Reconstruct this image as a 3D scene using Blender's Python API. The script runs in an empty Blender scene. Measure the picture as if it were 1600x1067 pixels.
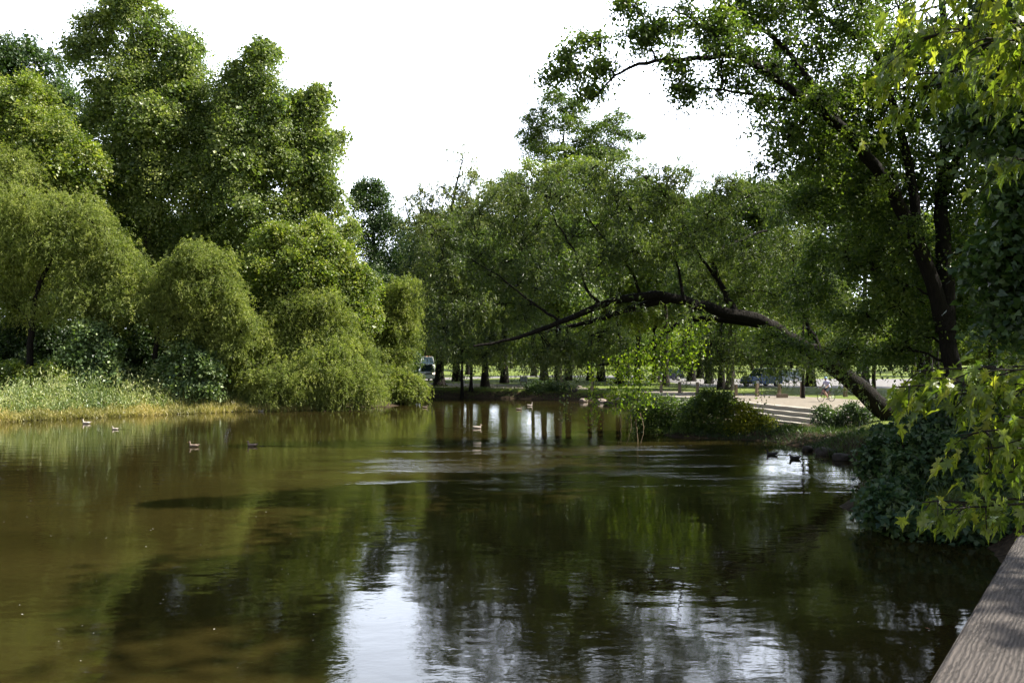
import bpy, bmesh, math, random
import numpy as np
from mathutils import Vector, noise as mnoise
R = math.radians
rng = np.random.default_rng(7)
random.seed(7)
scene = bpy.context.scene
C = scene.collection

# ---------------------------------------------------------------- camera, sky, sun
CAM_Z = 4.0
F = 1244.0                                   # focal length in pixels of a 1600 wide picture
cam_d = bpy.data.cameras.new('camera'); cam = bpy.data.objects.new('camera', cam_d); C.objects.link(cam)
cam.location = (0, 0, CAM_Z); cam.rotation_euler = (R(90), 0, 0)
cam_d.sensor_width = 36; cam_d.lens = 36 * F / 1600
cam_d.shift_y = 26.5 / 1600
cam_d.clip_start = 0.05; cam_d.clip_end = 6000
scene.camera = cam

SUN_AZ, SUN_EL = 87.0, 48.0                  # degrees clockwise from straight ahead, above the horizon
w = bpy.data.worlds.new('World'); scene.world = w; w.use_nodes = True
nt = w.node_tree; nt.nodes.clear()
out = nt.nodes.new('ShaderNodeOutputWorld'); bg = nt.nodes.new('ShaderNodeBackground')
sky = nt.nodes.new('ShaderNodeTexSky'); sky.sky_type = 'NISHITA'; sky.sun_disc = False
sky.sun_elevation = R(SUN_EL); sky.sun_rotation = R(SUN_AZ); sky.air_density = 1.0; sky.dust_density = 2.0
tc = nt.nodes.new('ShaderNodeTexCoord'); sep = nt.nodes.new('ShaderNodeSeparateXYZ')
nt.links.new(tc.outputs['Generated'], sep.inputs[0])
mp = nt.nodes.new('ShaderNodeMapping'); mp.inputs['Scale'].default_value = (1, 1, 2.6)
nt.links.new(tc.outputs['Generated'], mp.inputs[0])
ns = nt.nodes.new('ShaderNodeTexNoise'); ns.inputs['Scale'].default_value = 2.6; ns.inputs['Detail'].default_value = 7; ns.inputs['Roughness'].default_value = .58
nt.links.new(mp.outputs[0], ns.inputs['Vector'])
elev = nt.nodes.new('ShaderNodeMapRange'); elev.inputs[1].default_value = .30; elev.inputs[2].default_value = .55
elev.inputs[3].default_value = .62; elev.inputs[4].default_value = -.10
nt.links.new(sep.outputs[2], elev.inputs[0])
addn = nt.nodes.new('ShaderNodeMath'); addn.operation = 'ADD'
nt.links.new(ns.outputs[0], addn.inputs[0]); nt.links.new(elev.outputs[0], addn.inputs[1])
rmp = nt.nodes.new('ShaderNodeMapRange'); rmp.inputs[1].default_value = .47; rmp.inputs[2].default_value = .78
rmp.interpolation_type = 'SMOOTHSTEP'
nt.links.new(addn.outputs[0], rmp.inputs[0])
mixc = nt.nodes.new('ShaderNodeMix'); mixc.data_type = 'RGBA'
nt.links.new(rmp.outputs[0], mixc.inputs[0]); nt.links.new(sky.outputs[0], mixc.inputs[6])
gd = nt.nodes.new('ShaderNodeVectorMath'); gd.operation = 'DOT_PRODUCT'; gd.inputs[1].default_value = (.42, .88, .22)
nt.links.new(tc.outputs['Generated'], gd.inputs[0])
gm = nt.nodes.new('ShaderNodeMapRange'); gm.interpolation_type = 'SMOOTHSTEP'; gm.inputs[1].default_value = .15; gm.inputs[2].default_value = .9
nt.links.new(gd.outputs['Value'], gm.inputs[0])
cm = nt.nodes.new('ShaderNodeMix'); cm.data_type = 'RGBA'; nt.links.new(gm.outputs[0], cm.inputs[0])
cm.inputs[6].default_value = (4.6, 4.8, 5.2, 1); cm.inputs[7].default_value = (27, 29.5, 34, 1)   # thin bright cloud on the sun's side, thinner behind
nt.links.new(cm.outputs[2], mixc.inputs[7])
nt.links.new(mixc.outputs[2], bg.inputs[0]); bg.inputs[1].default_value = .075
nt.links.new(bg.outputs[0], out.inputs[0])

sun_d = bpy.data.lights.new('sun', 'SUN'); sun = bpy.data.objects.new('sun', sun_d); C.objects.link(sun)
sun_d.energy = 5.0; sun_d.angle = R(.55); sun_d.color = (1, .95, .85)
sd = Vector((math.sin(R(SUN_AZ)) * math.cos(R(SUN_EL)), math.cos(R(SUN_AZ)) * math.cos(R(SUN_EL)), math.sin(R(SUN_EL))))
sun.rotation_euler = sd.to_track_quat('Z', 'Y').to_euler(); sun.location = (60, 30, 70)

vs = scene.view_settings; vs.view_transform = 'Standard'; vs.look = 'None'; vs.gamma = 1; vs.use_curve_mapping = False
vs.exposure = 1.27
scene.cycles.max_bounces = 8; scene.cycles.diffuse_bounces = 3; scene.cycles.glossy_bounces = 3
scene.cycles.transmission_bounces = 5; scene.cycles.transparent_max_bounces = 6
scene.cycles.sample_clamp_indirect = 6; scene.cycles.caustics_reflective = False; scene.cycles.caustics_refractive = False

# ---------------------------------------------------------------- helpers
def at(px, py, D):
    """the point that stands D metres away and is seen at px, py of the 1600 x 1067 photograph"""
    return Vector(((px - 800) / F * D, D, CAM_Z - (py - 560) / F * D))

def tag(o, label=None, cat=None, group=None, kind=None):
    if label: o['label'] = label
    if cat: o['category'] = cat
    if group: o['group'] = group
    if kind: o['kind'] = kind
    return o

def empty(name, loc, rz=0, **k):
    o = bpy.data.objects.new(name, None); C.objects.link(o); o.location = loc; o.rotation_euler = (0, 0, rz)
    o.empty_display_size = .3
    bpy.context.view_layer.update()
    return tag(o, **k)

def link(name, me, mat, parent=None, world=False):
    """world: the mesh is in world coordinates and is moved into the parent's space"""
    o = bpy.data.objects.new(name, me); C.objects.link(o)
    if mat is not None:
        for m in (mat if isinstance(mat, (list, tuple)) else [mat]): me.materials.append(m)
    if parent is not None:
        o.parent = parent
        if world:
            off = np.array(parent.location)
            n = len(me.vertices); co = np.empty(n * 3, np.float32); me.vertices.foreach_get('co', co)
            co = co.reshape(-1, 3) - off
            a = -parent.rotation_euler[2]
            if a:
                ca, sa = math.cos(a), math.sin(a)
                x, y = co[:, 0].copy(), co[:, 1].copy()
                co[:, 0] = ca * x - sa * y; co[:, 1] = sa * x + ca * y
            me.vertices.foreach_set('co', co.astype(np.float32).ravel()); me.update()
    return o

def np_mesh(name, verts, faces, tint=None, smooth=False):
    verts = np.asarray(verts, np.float32); faces = np.asarray(faces, np.int32)
    me = bpy.data.meshes.new(name)
    M, k = faces.shape
    me.vertices.add(len(verts)); me.vertices.foreach_set('co', verts.ravel())
    me.loops.add(M * k); me.loops.foreach_set('vertex_index', faces.ravel())
    me.polygons.add(M); me.polygons.foreach_set('loop_start', np.arange(0, M * k, k, dtype=np.int32))
    if tint is not None:
        a = me.attributes.new('tint', 'FLOAT', 'FACE'); a.data.foreach_set('value', np.asarray(tint, np.float32))
    me.update(calc_edges=True)
    me.polygons.foreach_set('use_smooth', np.full(M, smooth))
    return me

def bm_mesh(name, bm, smooth=False):
    me = bpy.data.meshes.new(name); bm.normal_update(); bm.to_mesh(me); bm.free()
    if smooth: me.polygons.foreach_set('use_smooth', np.full(len(me.polygons), True))
    return me

def bx(bm, c, s, rz=0, bev=0):
    """a box of size s centred at c"""
    r = bmesh.ops.create_cube(bm, size=1)
    vs_ = r['verts']
    bmesh.ops.scale(bm, vec=s, verts=vs_)
    if bev:
        es = list({e for v in vs_ for e in v.link_edges})
        rr = bmesh.ops.bevel(bm, geom=es, offset=bev, segments=2, affect='EDGES')
        vs_ = list({v for f in rr['faces'] for v in f.verts} | {v for v in vs_ if v.is_valid})
    if rz: bmesh.ops.rotate(bm, cent=(0, 0, 0), matrix=__import__('mathutils').Matrix.Rotation(rz, 3, 'Z'), verts=vs_)
    bmesh.ops.translate(bm, vec=c, verts=vs_)
    return vs_

def tube_arrays(paths, seg=8, rough=0.0):
    """paths: list of (points, radii); returns verts, quads"""
    V, Q = [], []; base = 0
    ang = np.linspace(0, 2 * np.pi, seg, endpoint=False)
    for pts, rad in paths:
        P = np.array([tuple(p) for p in pts], float); r = np.array(rad, float)
        n = len(P)
        if n < 2: continue
        T = np.gradient(P, axis=0); T /= np.linalg.norm(T, axis=1)[:, None] + 1e-9
        up = np.array([.13, .21, 1.0]) if abs(T[0][2]) < .9 else np.array([1.0, .1, 0])
        ring0 = None
        for i in range(n):
            a = np.cross(T[i], up); a /= np.linalg.norm(a) + 1e-9
            b = np.cross(T[i], a); up = -b if False else up
            rr = r[i] * (1 + rough * rng.uniform(-1, 1, seg)) if rough else r[i] * np.ones(seg)
            V.append(P[i] + (np.cos(ang) * rr)[:, None] * a + (np.sin(ang) * rr)[:, None] * b)
            if i:
                k = np.arange(seg); k2 = (k + 1) % seg
                lo = base + (i - 1) * seg; hi = base + i * seg
                Q.append(np.stack([lo + k, lo + k2, hi + k2, hi + k], 1))
        base += n * seg
    return np.concatenate(V), np.concatenate(Q)

def spline(pts, n=6):
    """catmull-rom through points"""
    P = [Vector(p) for p in pts]
    if len(P) < 3:
        return [P[0].lerp(P[-1], i / n) for i in range(n + 1)]
    P = [P[0] * 2 - P[1]] + P + [P[-1] * 2 - P[-2]]
    o = []
    for i in range(1, len(P) - 2):
        for k in range(n):
            t = k / n
            a, b, c, d = P[i - 1:i + 3]
            o.append(.5 * ((2 * b) + (c - a) * t + (2 * a - 5 * b + 4 * c - d) * t * t + (3 * b - a - 3 * c + d) * t ** 3))
    o.append(P[-2]); return o

def limb(pts, r0, r1, n=5, wob=.05):
    s = spline(pts, n); m = len(s) - 1
    L = sum((s[i + 1] - s[i]).length for i in range(m))
    q = [p + Vector((random.gauss(0, 1), random.gauss(0, 1), random.gauss(0, 1))) * wob * (0 < i < m) * min(1, L / 6) for i, p in enumerate(s)]
    return q, [r0 + (r1 - r0) * (i / m) ** .8 for i in range(m + 1)]

# ---------------------------------------------------------------- materials
def mat_new(name):
    m = bpy.data.materials.new(name); m.use_nodes = True
    return m, m.node_tree.nodes, m.node_tree.links, m.node_tree.nodes['Principled BSDF']

def plain(name, col, rough=.6, metal=0, bump=0, bscale=20, vary=.15, spec=.5):
    m, N, L, p = mat_new(name)
    p.inputs['Roughness'].default_value = rough; p.inputs['Metallic'].default_value = metal
    p.inputs['Specular IOR Level'].default_value = spec
    t = N.new('ShaderNodeTexCoord'); n = N.new('ShaderNodeTexNoise'); n.inputs['Scale'].default_value = bscale; n.inputs['Detail'].default_value = 6
    L.new(t.outputs['Object'], n.inputs['Vector'])
    r = N.new('ShaderNodeValToRGB')
    r.color_ramp.elements[0].position = .3; r.color_ramp.elements[1].position = .7
    r.color_ramp.elements[0].color = (*[c * (1 - vary) for c in col], 1)
    r.color_ramp.elements[1].color = (*[min(1, c * (1 + vary)) for c in col], 1)
    L.new(n.outputs[0], r.inputs[0]); L.new(r.outputs[0], p.inputs['Base Color'])
    if bump:
        b = N.new('ShaderNodeBump'); b.inputs['Distance'].default_value = bump; b.inputs['Strength'].default_value = 1
        L.new(n.outputs[0], b.inputs['Height']); L.new(b.outputs[0], p.inputs['Normal'])
    return m

def leaf_mat(name, dark, mid, light, trans=.4, rough=.42, spec=.6, nscale=.35):
    """leaf colours run from old dark leaves to young light ones"""
    dark, mid, light = [(c[0] * 1.14, c[1] * .98, c[2] * 1.1) for c in (dark, mid, light)]
    m, N, L, p = mat_new(name)
    a = N.new('ShaderNodeAttribute'); a.attribute_name = 'tint'
    t = N.new('ShaderNodeTexCoord'); n = N.new('ShaderNodeTexNoise'); n.inputs['Scale'].default_value = nscale; n.inputs['Detail'].default_value = 3
    L.new(t.outputs['Object'], n.inputs['Vector'])
    mr = N.new('ShaderNodeMath'); mr.operation = 'MULTIPLY_ADD'; mr.inputs[1].default_value = .7; mr.inputs[2].default_value = -.35
    L.new(n.outputs[0], mr.inputs[0])
    ad = N.new('ShaderNodeMath'); ad.operation = 'ADD'; L.new(a.outputs['Fac'], ad.inputs[0]); L.new(mr.outputs[0], ad.inputs[1])
    r = N.new('ShaderNodeValToRGB'); e = r.color_ramp.elements
    e[0].position = .12; e[0].color = (*dark, 1); e[1].position = .9; e[1].color = (*light, 1)
    x = e.new(.5); x.color = (*mid, 1)
    L.new(ad.outputs[0], r.inputs[0]); L.new(r.outputs[0], p.inputs['Base Color'])
    p.inputs['Roughness'].default_value = rough; p.inputs['Specular IOR Level'].default_value = spec
    tr = N.new('ShaderNodeBsdfTranslucent')
    g = N.new('ShaderNodeMix'); g.data_type = 'RGBA'; g.blend_type = 'MULTIPLY'; g.inputs[0].default_value = 1
    g.inputs[7].default_value = (1.35, 1.55, .55, 1)
    L.new(r.outputs[0], g.inputs[6]); L.new(g.outputs[2], tr.inputs[0])
    mx = N.new('ShaderNodeMixShader'); mx.inputs[0].default_value = trans
    L.new(p.outputs[0], mx.inputs[1]); L.new(tr.outputs[0], mx.inputs[2])
    L.new(mx.outputs[0], N['Material Output'].inputs[0])
    return m

def bark_mat(name, c1, c2):
    m, N, L, p = mat_new(name)
    t = N.new('ShaderNodeTexCoord'); mpn = N.new('ShaderNodeMapping'); mpn.inputs['Scale'].default_value = (9, 9, 1.6)
    n = N.new('ShaderNodeTexNoise'); n.inputs['Scale'].default_value = 1.6; n.inputs['Detail'].default_value = 8; n.inputs['Roughness'].default_value = .65
    L.new(t.outputs['Object'], mpn.inputs[0]); L.new(mpn.outputs[0], n.inputs['Vector'])
    r = N.new('ShaderNodeValToRGB'); r.color_ramp.elements[0].position = .35; r.color_ramp.elements[1].position = .7
    r.color_ramp.elements[0].color = (*c1, 1); r.color_ramp.elements[1].color = (*c2, 1)
    L.new(n.outputs[0], r.inputs[0]); L.new(r.outputs[0], p.inputs['Base Color'])
    p.inputs['Roughness'].default_value = .9; p.inputs['Specular IOR Level'].default_value = .2
    b = N.new('ShaderNodeBump'); b.inputs['Distance'].default_value = .10; b.inputs['Strength'].default_value = 1
    L.new(n.outputs[0], b.inputs['Height']); L.new(b.outputs[0], p.inputs['Normal'])
    return m

BARK = bark_mat('bark_grey', (.025, .021, .017), (.085, .073, .06))
BARK_D = bark_mat('bark_dark', (.007, .0055, .004), (.020, .016, .012))
LF = {
 'maple':   leaf_mat('maple_leaf', (.052, .100, .024), (.142, .215, .052), (.30, .375, .105), .40),
 'bright':  leaf_mat('bright_leaf', (.060, .110, .020), (.150, .225, .040), (.30, .36, .070), .42),
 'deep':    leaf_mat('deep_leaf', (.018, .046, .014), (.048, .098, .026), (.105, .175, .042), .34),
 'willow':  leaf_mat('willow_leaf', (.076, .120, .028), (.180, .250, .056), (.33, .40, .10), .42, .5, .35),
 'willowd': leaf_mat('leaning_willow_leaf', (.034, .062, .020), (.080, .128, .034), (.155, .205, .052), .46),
 'pale':    leaf_mat('pale_leaf', (.085, .125, .05), (.19, .25, .10), (.31, .36, .15), .42),
 'shrub':   leaf_mat('shrub_leaf', (.050, .105, .032), (.120, .21, .065), (.24, .34, .12), .32, .38, .6),
 'park':    leaf_mat('park_leaf', (.034, .070, .014), (.084, .150, .028), (.17, .24, .042), .46),
 'weed':    leaf_mat('weed_leaf', (.10, .17, .055), (.21, .30, .10), (.40, .46, .19), .34),
 'reed':    leaf_mat('reed_leaf', (.16, .18, .05), (.30, .31, .085), (.46, .42, .14), .34),
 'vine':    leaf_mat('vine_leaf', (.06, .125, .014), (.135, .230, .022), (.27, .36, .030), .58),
 'ivy':     leaf_mat('creeper_leaf', (.020, .054, .020), (.046, .105, .034), (.115, .185, .055), .25, .40, .45, .8),
 'near':    leaf_mat('near_maple_leaf', (.070, .125, .020), (.170, .245, .034), (.34, .385, .055), .56, .30, .9, 1.2),
 'gold':    leaf_mat('gold_leaf', (.10, .14, .014), (.20, .25, .020), (.33, .34, .028), .55),
}

# ---------------------------------------------------------------- foliage
def unit(v): return v / (np.linalg.norm(v, axis=-1, keepdims=True) + 1e-9)

RHOMB = np.array([(-.5, 0, 0), (-.05, .5, .06), (.5, 0, -.05), (-.05, -.5, .06)], float), np.array([(0, 1, 2, 3)])
HEART = (np.array([(0, 0, 0), (-.12, .22, .03), (-.02, .46, .0), (.25, .42, -.03), (.6, .2, -.06), (1, 0, -.14),
                   (.6, -.2, -.06), (.25, -.42, -.03), (-.02, -.46, 0), (-.12, -.22, .03)], float) - np.array([.4, 0, 0]),
         np.array([(0, 1, 2, 3), (0, 3, 4, 5), (0, 5, 6, 7), (0, 7, 8, 9)]))
def maple_leaf():
    half = [(.0, .02), (-.08, .22), (.04, .20), (-.02, .46), (.10, .34), (.14, .20), (.20, .12), (.36, .36), (.52, .50), (.50, .33), (.62, .23),
            (.44, .15), (.40, .07), (.62, .14), (.76, .12), (.82, .05), (1.10, 0)]
    V = [(0, 0, 0)] + [(x, y, .16 * abs(y) - .36 * max(0, x) ** 2) for x, y in half]
    V += [(x, -y, .16 * abs(y) - .36 * max(0, x) ** 2) for x, y in half[:-1]]
    V += [(.36, 0, -.07)]; c = len(V) - 1; n = len(half)
    Fc = []
    for i in range(1, n): Fc.append((c, i, i + 1) if i > 3 else (0 if i < 1 else c, i, i + 1))
    L = [n + 1 + i for i in range(n - 1)] + [n]
    for i in range(len(L) - 1): Fc.append((c, L[i + 1], L[i]))
    Fc += [(0, 1, c), (0, c, n + 1)]
    return np.array(V, float), np.array(Fc)
MAPLE = maple_leaf()

def place(template, pos, t, n, size, width=None, tint=None):
    """copies of a leaf template at pos with its tip towards t and its upper side towards n"""
    TV, TF = template
    t = unit(t); b = unit(np.cross(n, t)); n2 = np.cross(t, b)
    size = np.broadcast_to(size, (len(pos),)); width = size if width is None else np.broadcast_to(width, (len(pos),))
    V = pos[:, None, :] + (TV[None, :, 0, None] * size[:, None, None]) * t[:, None, :] \
        + (TV[None, :, 1, None] * width[:, None, None]) * b[:, None, :] + (TV[None, :, 2, None] * size[:, None, None]) * n2[:, None, :]
    K = len(TV)
    Fc = TF[None] + (np.arange(len(pos)) * K)[:, None, None]
    tn = np.repeat(tint if tint is not None else np.full(len(pos), .5), len(TF))
    return V.reshape(-1, 3), Fc.reshape(-1, TF.shape[1]), tn

def merge(parts):
    V, Fc, Tn, o = [], [], [], 0
    for v, f, t in parts:
        V.append(v); Fc.append(f + o); Tn.append(t); o += len(v)
    return np.concatenate(V), np.concatenate(Fc), np.concatenate(Tn)

def lobe_clumps(lobes, rc, dens=1.0, low=.45, inner=.18, rough=.26):
    """clump centres and directions spread over lumpy ellipsoid lobes; lobes (c, rx, ry, rz[, weight])"""
    P, Nn = [], []
    for lb in lobes:
        c, rx, ry, rz = lb[:4]; wgt = lb[4] if len(lb) > 4 else 1
        area = 4 * np.pi * ((rx * ry) ** 1.6 / 3 + (rx * rz) ** 1.6 / 3 + (ry * rz) ** 1.6 / 3) ** (1 / 1.6)
        n = max(3 if wgt < .4 else 6, int(area / (rc * rc) * 1.15 * dens * wgt))
        d = unit(rng.normal(size=(int(n * 1.5), 3)))
        keep = (d[:, 2] > -.35) | (rng.random(len(d)) < low)
        d = d[keep][:n]
        ph = rng.uniform(0, 6.28, 3)
        bump = 1 + rough * (np.sin(d[:, 0] * 5.3 + ph[0]) * np.sin(d[:, 1] * 4.7 + ph[1]) + .6 * np.sin(d[:, 2] * 7.1 + ph[2]))
        r = rng.uniform(.80, 1.05, len(d)) * bump
        r = np.where(rng.random(len(d)) < .14, r * rng.uniform(1.08, 1.34, len(d)), r)
        r = np.where(rng.random(len(d)) < inner, rng.uniform(.25, .8, len(d)), r)
        P.append(np.array(c)[None] + d * r[:, None] * np.array([rx, ry, rz])[None])
        Nn.append(unit(d / np.array([rx, ry, rz])[None]))
    return np.concatenate(P), np.concatenate(Nn)

def broad_foliage(P, Nn, rc, per, size, aspect=.62, template=RHOMB, jitter=.75, flat=.24):
    n = len(P); cn = unit(Nn * .55 + np.array([0, 0, .62]) + rng.normal(0, .25, (n, 3)))
    rcs = rc * rng.uniform(.6, 1.35, n)
    cnt = np.maximum(3, (per * (rcs / rc) ** 2 * rng.uniform(.6, 1.3, n)).astype(int))
    idx = np.repeat(np.arange(n), cnt); m = len(idx)
    a = unit(np.cross(cn, rng.normal(size=(n, 3)))); b = np.cross(cn, a)
    rad = np.minimum(.52 * np.sqrt(-2 * np.log(rng.random(m) + 1e-9)), 1.55) * rcs[idx]; th = rng.uniform(0, 6.283, m)
    pos = P[idx] + (np.cos(th) * rad)[:, None] * a[idx] + (np.sin(th) * rad)[:, None] * b[idx] \
        + cn[idx] * (rng.normal(0, flat, m) * rcs[idx])[:, None]
    pos[:, 2] -= .30 * rad ** 2 / rcs[idx]
    nn = unit(cn[idx] * 1.15 + rng.normal(0, jitter, (m, 3)))
    t = rng.normal(size=(m, 3)) + np.array([0, 0, -.45]) + (pos - P[idx]) / rc * .8
    t = t - nn * np.sum(t * nn, 1)[:, None]
    tint = np.clip(.5 + .16 * rng.normal(size=n)[idx] + .15 * rng.normal(size=m), 0, 1)
    sz = size * rng.uniform(.65, 1.35, m)
    return place(template, pos, t, nn, sz, sz * aspect, tint)

def willow_foliage(P, Nn, rc, strands, per, L=.34, W=.06, drop=1.0, spread=.75, bend=.62):
    """drooping strands of narrow leaves that leave each clump outward and bend down"""
    n = len(P); idx = np.repeat(np.arange(n), strands); m = len(idx)
    s0 = P[idx] + rng.normal(0, .45 * rc, (m, 3))
    dirn = unit(Nn[idx] * .8 + rng.normal(0, spread, (m, 3)) + np.array([0, 0, .25]))
    ln = drop * rng.uniform(.5, 1.3, m)
    k = np.repeat(np.arange(m), per); q = len(k); u = rng.random(q)
    pos = s0[k] + dirn[k] * (ln[k] * (u * .55))[:, None]; pos[:, 2] -= ln[k] * u * u * bend
    tdir = dirn[k] * .6 + np.array([0, 0, -1.0]) * (u * 1.2 - .1)[:, None] + rng.normal(0, .5, (q, 3))
    pos += rng.normal(0, .05, (q, 3))
    nn = unit(rng.normal(0, 1, (q, 3)) + Nn[idx][k] * .6 + np.array([0, 0, .5]))
    tint = np.clip(.5 + .17 * rng.normal(size=n)[idx][k] + .15 * rng.normal(size=q), 0, 1)
    sz = L * rng.uniform(.6, 1.3, q)
    return place(RHOMB, pos, tdir, nn, sz, W * rng.uniform(.7, 1.3, q), tint)

def fray(lobes, n=6, f=.27, seed=0):
    """smaller boughs that stand out of each lobe, so that no crown is a smooth dome"""
    rs_ = random.Random(len(lobes) * 7 + seed); o = []
    for c, rx, ry, rz, wg in lobes:
        o.append((c, rx * .86, ry * .86, rz * .86, wg))
        if wg < .4: continue
        for _ in range(n):
            a = rs_.uniform(0, 6.28); e = rs_.uniform(-.35, 1.45); k_ = rs_.uniform(.75, 1.25) * f
            o.append(((c[0] + math.cos(a) * math.cos(e) * rx * .88, c[1] + math.sin(a) * math.cos(e) * ry * .88, c[2] + math.sin(e) * rz * .92), rx * k_, ry * k_, rz * k_ * rs_.uniform(.9, 2.0), wg * .7))
    return o

def px_lobes(L, D, n=6):
    return fray(_px_lobes(L, D), n) if n else _px_lobes(L, D)
def _px_lobes(L, D):
    """lobes given as (px, py, half width, half height in photo pixels, extra depth, weight)"""
    o = []
    for l in L:
        px, py, rx, ry = l[:4]; dd = l[4] if len(l) > 4 else 0; wgt = l[5] if len(l) > 5 else 1
        c = at(px, py, D + dd); s = (D + dd) / F
        o.append((tuple(c), rx * s, max(rx, ry) * s * .75, ry * s, wgt))
    return o

def branches(stems, lobes, clumps, twigs=9, tw_r=.03):
    paths = []; cand = []
    for pts, rad in stems:
        z_min = pts[0].z + .18 * (max(q_.z for q_ in pts) - pts[0].z)
        cand += [(q_, r_) for q_, r_ in zip(pts, rad) if q_.z > z_min or len(pts) < 8]
    order = sorted(lobes, key=lambda lb: min((Vector(lb[0]) - q_).length for q_, _ in cand))
    for lb in order:
        c = Vector(lb[0])
        a, ra = min(cand, key=lambda t_: (t_[0] - c).length + 1.1 * max(0, t_[0].z - (c.z - .35 * (t_[0] - c).length)))
        L = (c - a).length
        if L < .3: p, r = [a, c], [tw_r, tw_r]
        else:
            p, r = limb([a, a.lerp(c, .5) + Vector((0, 0, .08 * L)), c], min(ra * .62, .022 * L + tw_r), tw_r * .8, 4, .10)
            paths.append((p, r)); cand += list(zip(p[2:], r[2:]))
        d = np.linalg.norm(clumps - np.array(c)[None], axis=1)
        rr = max(lb[1:4]) * 1.15
        near = np.where(d < rr)[0]
        if len(near):
            for j in rng.choice(near, min(twigs, len(near)), replace=False):
                q = Vector(clumps[j]); s = p[random.randint(len(p) // 2, len(p) - 1)]
                paths.append(limb([s, s.lerp(q, .5) + Vector((0, 0, .08 * (q - s).length)), q], tw_r, tw_r * .35, 3, .08))
    return paths

def tree(name, label, cat, base, trunk, lobes, kind, r0, style='broad', rc=.9, per=60, size=.22, dens=1.0, low=.45,
         inner=.18, group=None, bark=None, twigs=9, W=.06, strands=5, drop=1.2, extra=None, top_r=None, aspect=.62, template=RHOMB, jitter=.75, core=0):
    """base: point on the ground; trunk: list of points from the base up"""
    root = empty(name, base, label=label, cat=cat, group=group)
    tp, tr = limb(trunk, r0, top_r or r0 * .35, 5, .03)
    tr = [r * (1 + .5 * max(0, 1 - i / 3) ** 2) for i, r in enumerate(tr)]
    P, Nn = lobe_clumps(lobes, rc, dens, low, inner)
    paths = [(tp, tr)] + branches([(tp, tr)] + (extra or []), lobes, P, twigs, tw_r=.012 + .03 * rc)
    if extra: paths += extra
    v, q = tube_arrays(paths[:1] + (extra or []), 14, .035)
    v2, q2 = tube_arrays(paths[1:1 + len(paths) - 1 - len(extra or [])], 6) if len(paths) - len(extra or []) > 1 else (np.zeros((0, 3)), np.zeros((0, 4), int))
    link('trunk', np_mesh('trunk', np.concatenate([v, v2]), np.concatenate([q, q2 + len(v)]), smooth=True), bark or BARK, root, world=True)
    if style == 'broad':
        parts = [broad_foliage(P, Nn, rc, per, size, aspect, template, jitter)]
        if core:
            P2, N2 = lobe_clumps([(lb[0], lb[1] * .66, lb[2] * .66, lb[3] * .66) for lb in lobes], rc, core, 1.0, .3)
            parts.append(broad_foliage(P2, N2, rc, per * .35, size * 1.9, .8, RHOMB, 1.0))
        V, Fc, Tn = merge(parts)
    else:
        V, Fc, Tn = willow_foliage(P, Nn, rc, strands, per, size, W, drop)
    link('crown', np_mesh('crown', V, Fc, Tn), LF[kind], root, world=True)
    return root, P, Nn

# ---------------------------------------------------------------- terrain
SHORE = [(-90, 36), (-60, 41), (-32.5, 49.6), (-27, 55), (-20.7, 59.8), (-12.5, 61.5), (-10, 66), (-9.0, 70), (-9.8, 74), (-13, 78), (-15, 82),
         (-9, 83), (-4, 81), (0, 79), (4, 77), (8, 73.5), (9.5, 68), (10.0, 60), (8.6, 50), (7.0, 43), (8.0, 40.5), (12.0, 38.5), (13.2, 36), (12.6, 33),
         (13.6, 30.5), (12.4, 27), (10.0, 23.5), (8.7, 20.5), (8.6, 18.6), (10.2, 17.2), (8.0, 12.2), (4.6, 7), (3.4, 3), (2.2, -3), (-6, -9), (-40, -18), (-120, -25), (-130, 20)]
def shore_dist(X, Y):
    """signed distance: positive on land, negative in the water"""
    d = np.full(X.shape, 1e9); inside = np.zeros(X.shape, bool)
    n = len(SHORE)
    for i in range(n):
        x1, y1 = SHORE[i]; x2, y2 = SHORE[(i + 1) % n]
        dx, dy = x2 - x1, y2 - y1
        t = np.clip(((X - x1) * dx + (Y - y1) * dy) / (dx * dx + dy * dy), 0, 1)
        d = np.minimum(d, np.hypot(X - x1 - t * dx, Y - y1 - t * dy))
        c = ((y1 > Y) != (y2 > Y)) & (X < (x2 - x1) * (Y - y1) / (y2 - y1 + 1e-12) + x1)
        inside ^= c
    return np.where(inside, -d, d)

def ground_z(X, Y):
    X = np.asarray(X, float); Y = np.asarray(Y, float)
    wob = .35 * np.sin(X * 1.9 + Y * .7) + .3 * np.sin(Y * 2.3 - X * 1.1) + .2 * np.sin(X * 4.1) * np.sin(Y * 3.7)
    d = shore_dist(X, Y) + wob * .55
    s = np.clip(d / 1.8, 0, 1); s = s * s * (3 - 2 * s)
    z = np.where(d > 0, .9 * s, np.maximum(d * .5, -1.4))
    lf = np.clip((-X - 14) / 10, 0, 1) * np.clip((d - 1) / 14, 0, 1)
    # the hollow that the stone steps run down into
    xl = np.interp(Y, [30, 36, 40, 44, 48, 53, 58, 62.5, 66.5, 69], [15.5, 16.5, 18.0, 20.2, 18.6, 17.2, 15.9, 14.2, 12.2, 11])
    on = np.where(Y < 44, .62, .62 + .38 * np.clip((Y - 44) / 3, 0, 1)) * np.clip((Y - 33) / 3, 0, 1) * np.clip((69 - Y) / 3, 0, 1)
    z = np.where(d > 0, z - np.minimum(z - .0, .80) * np.clip((xl - X + .45) / 1.9, 0, 1) * on, z)
    return z + lf * .9

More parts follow.
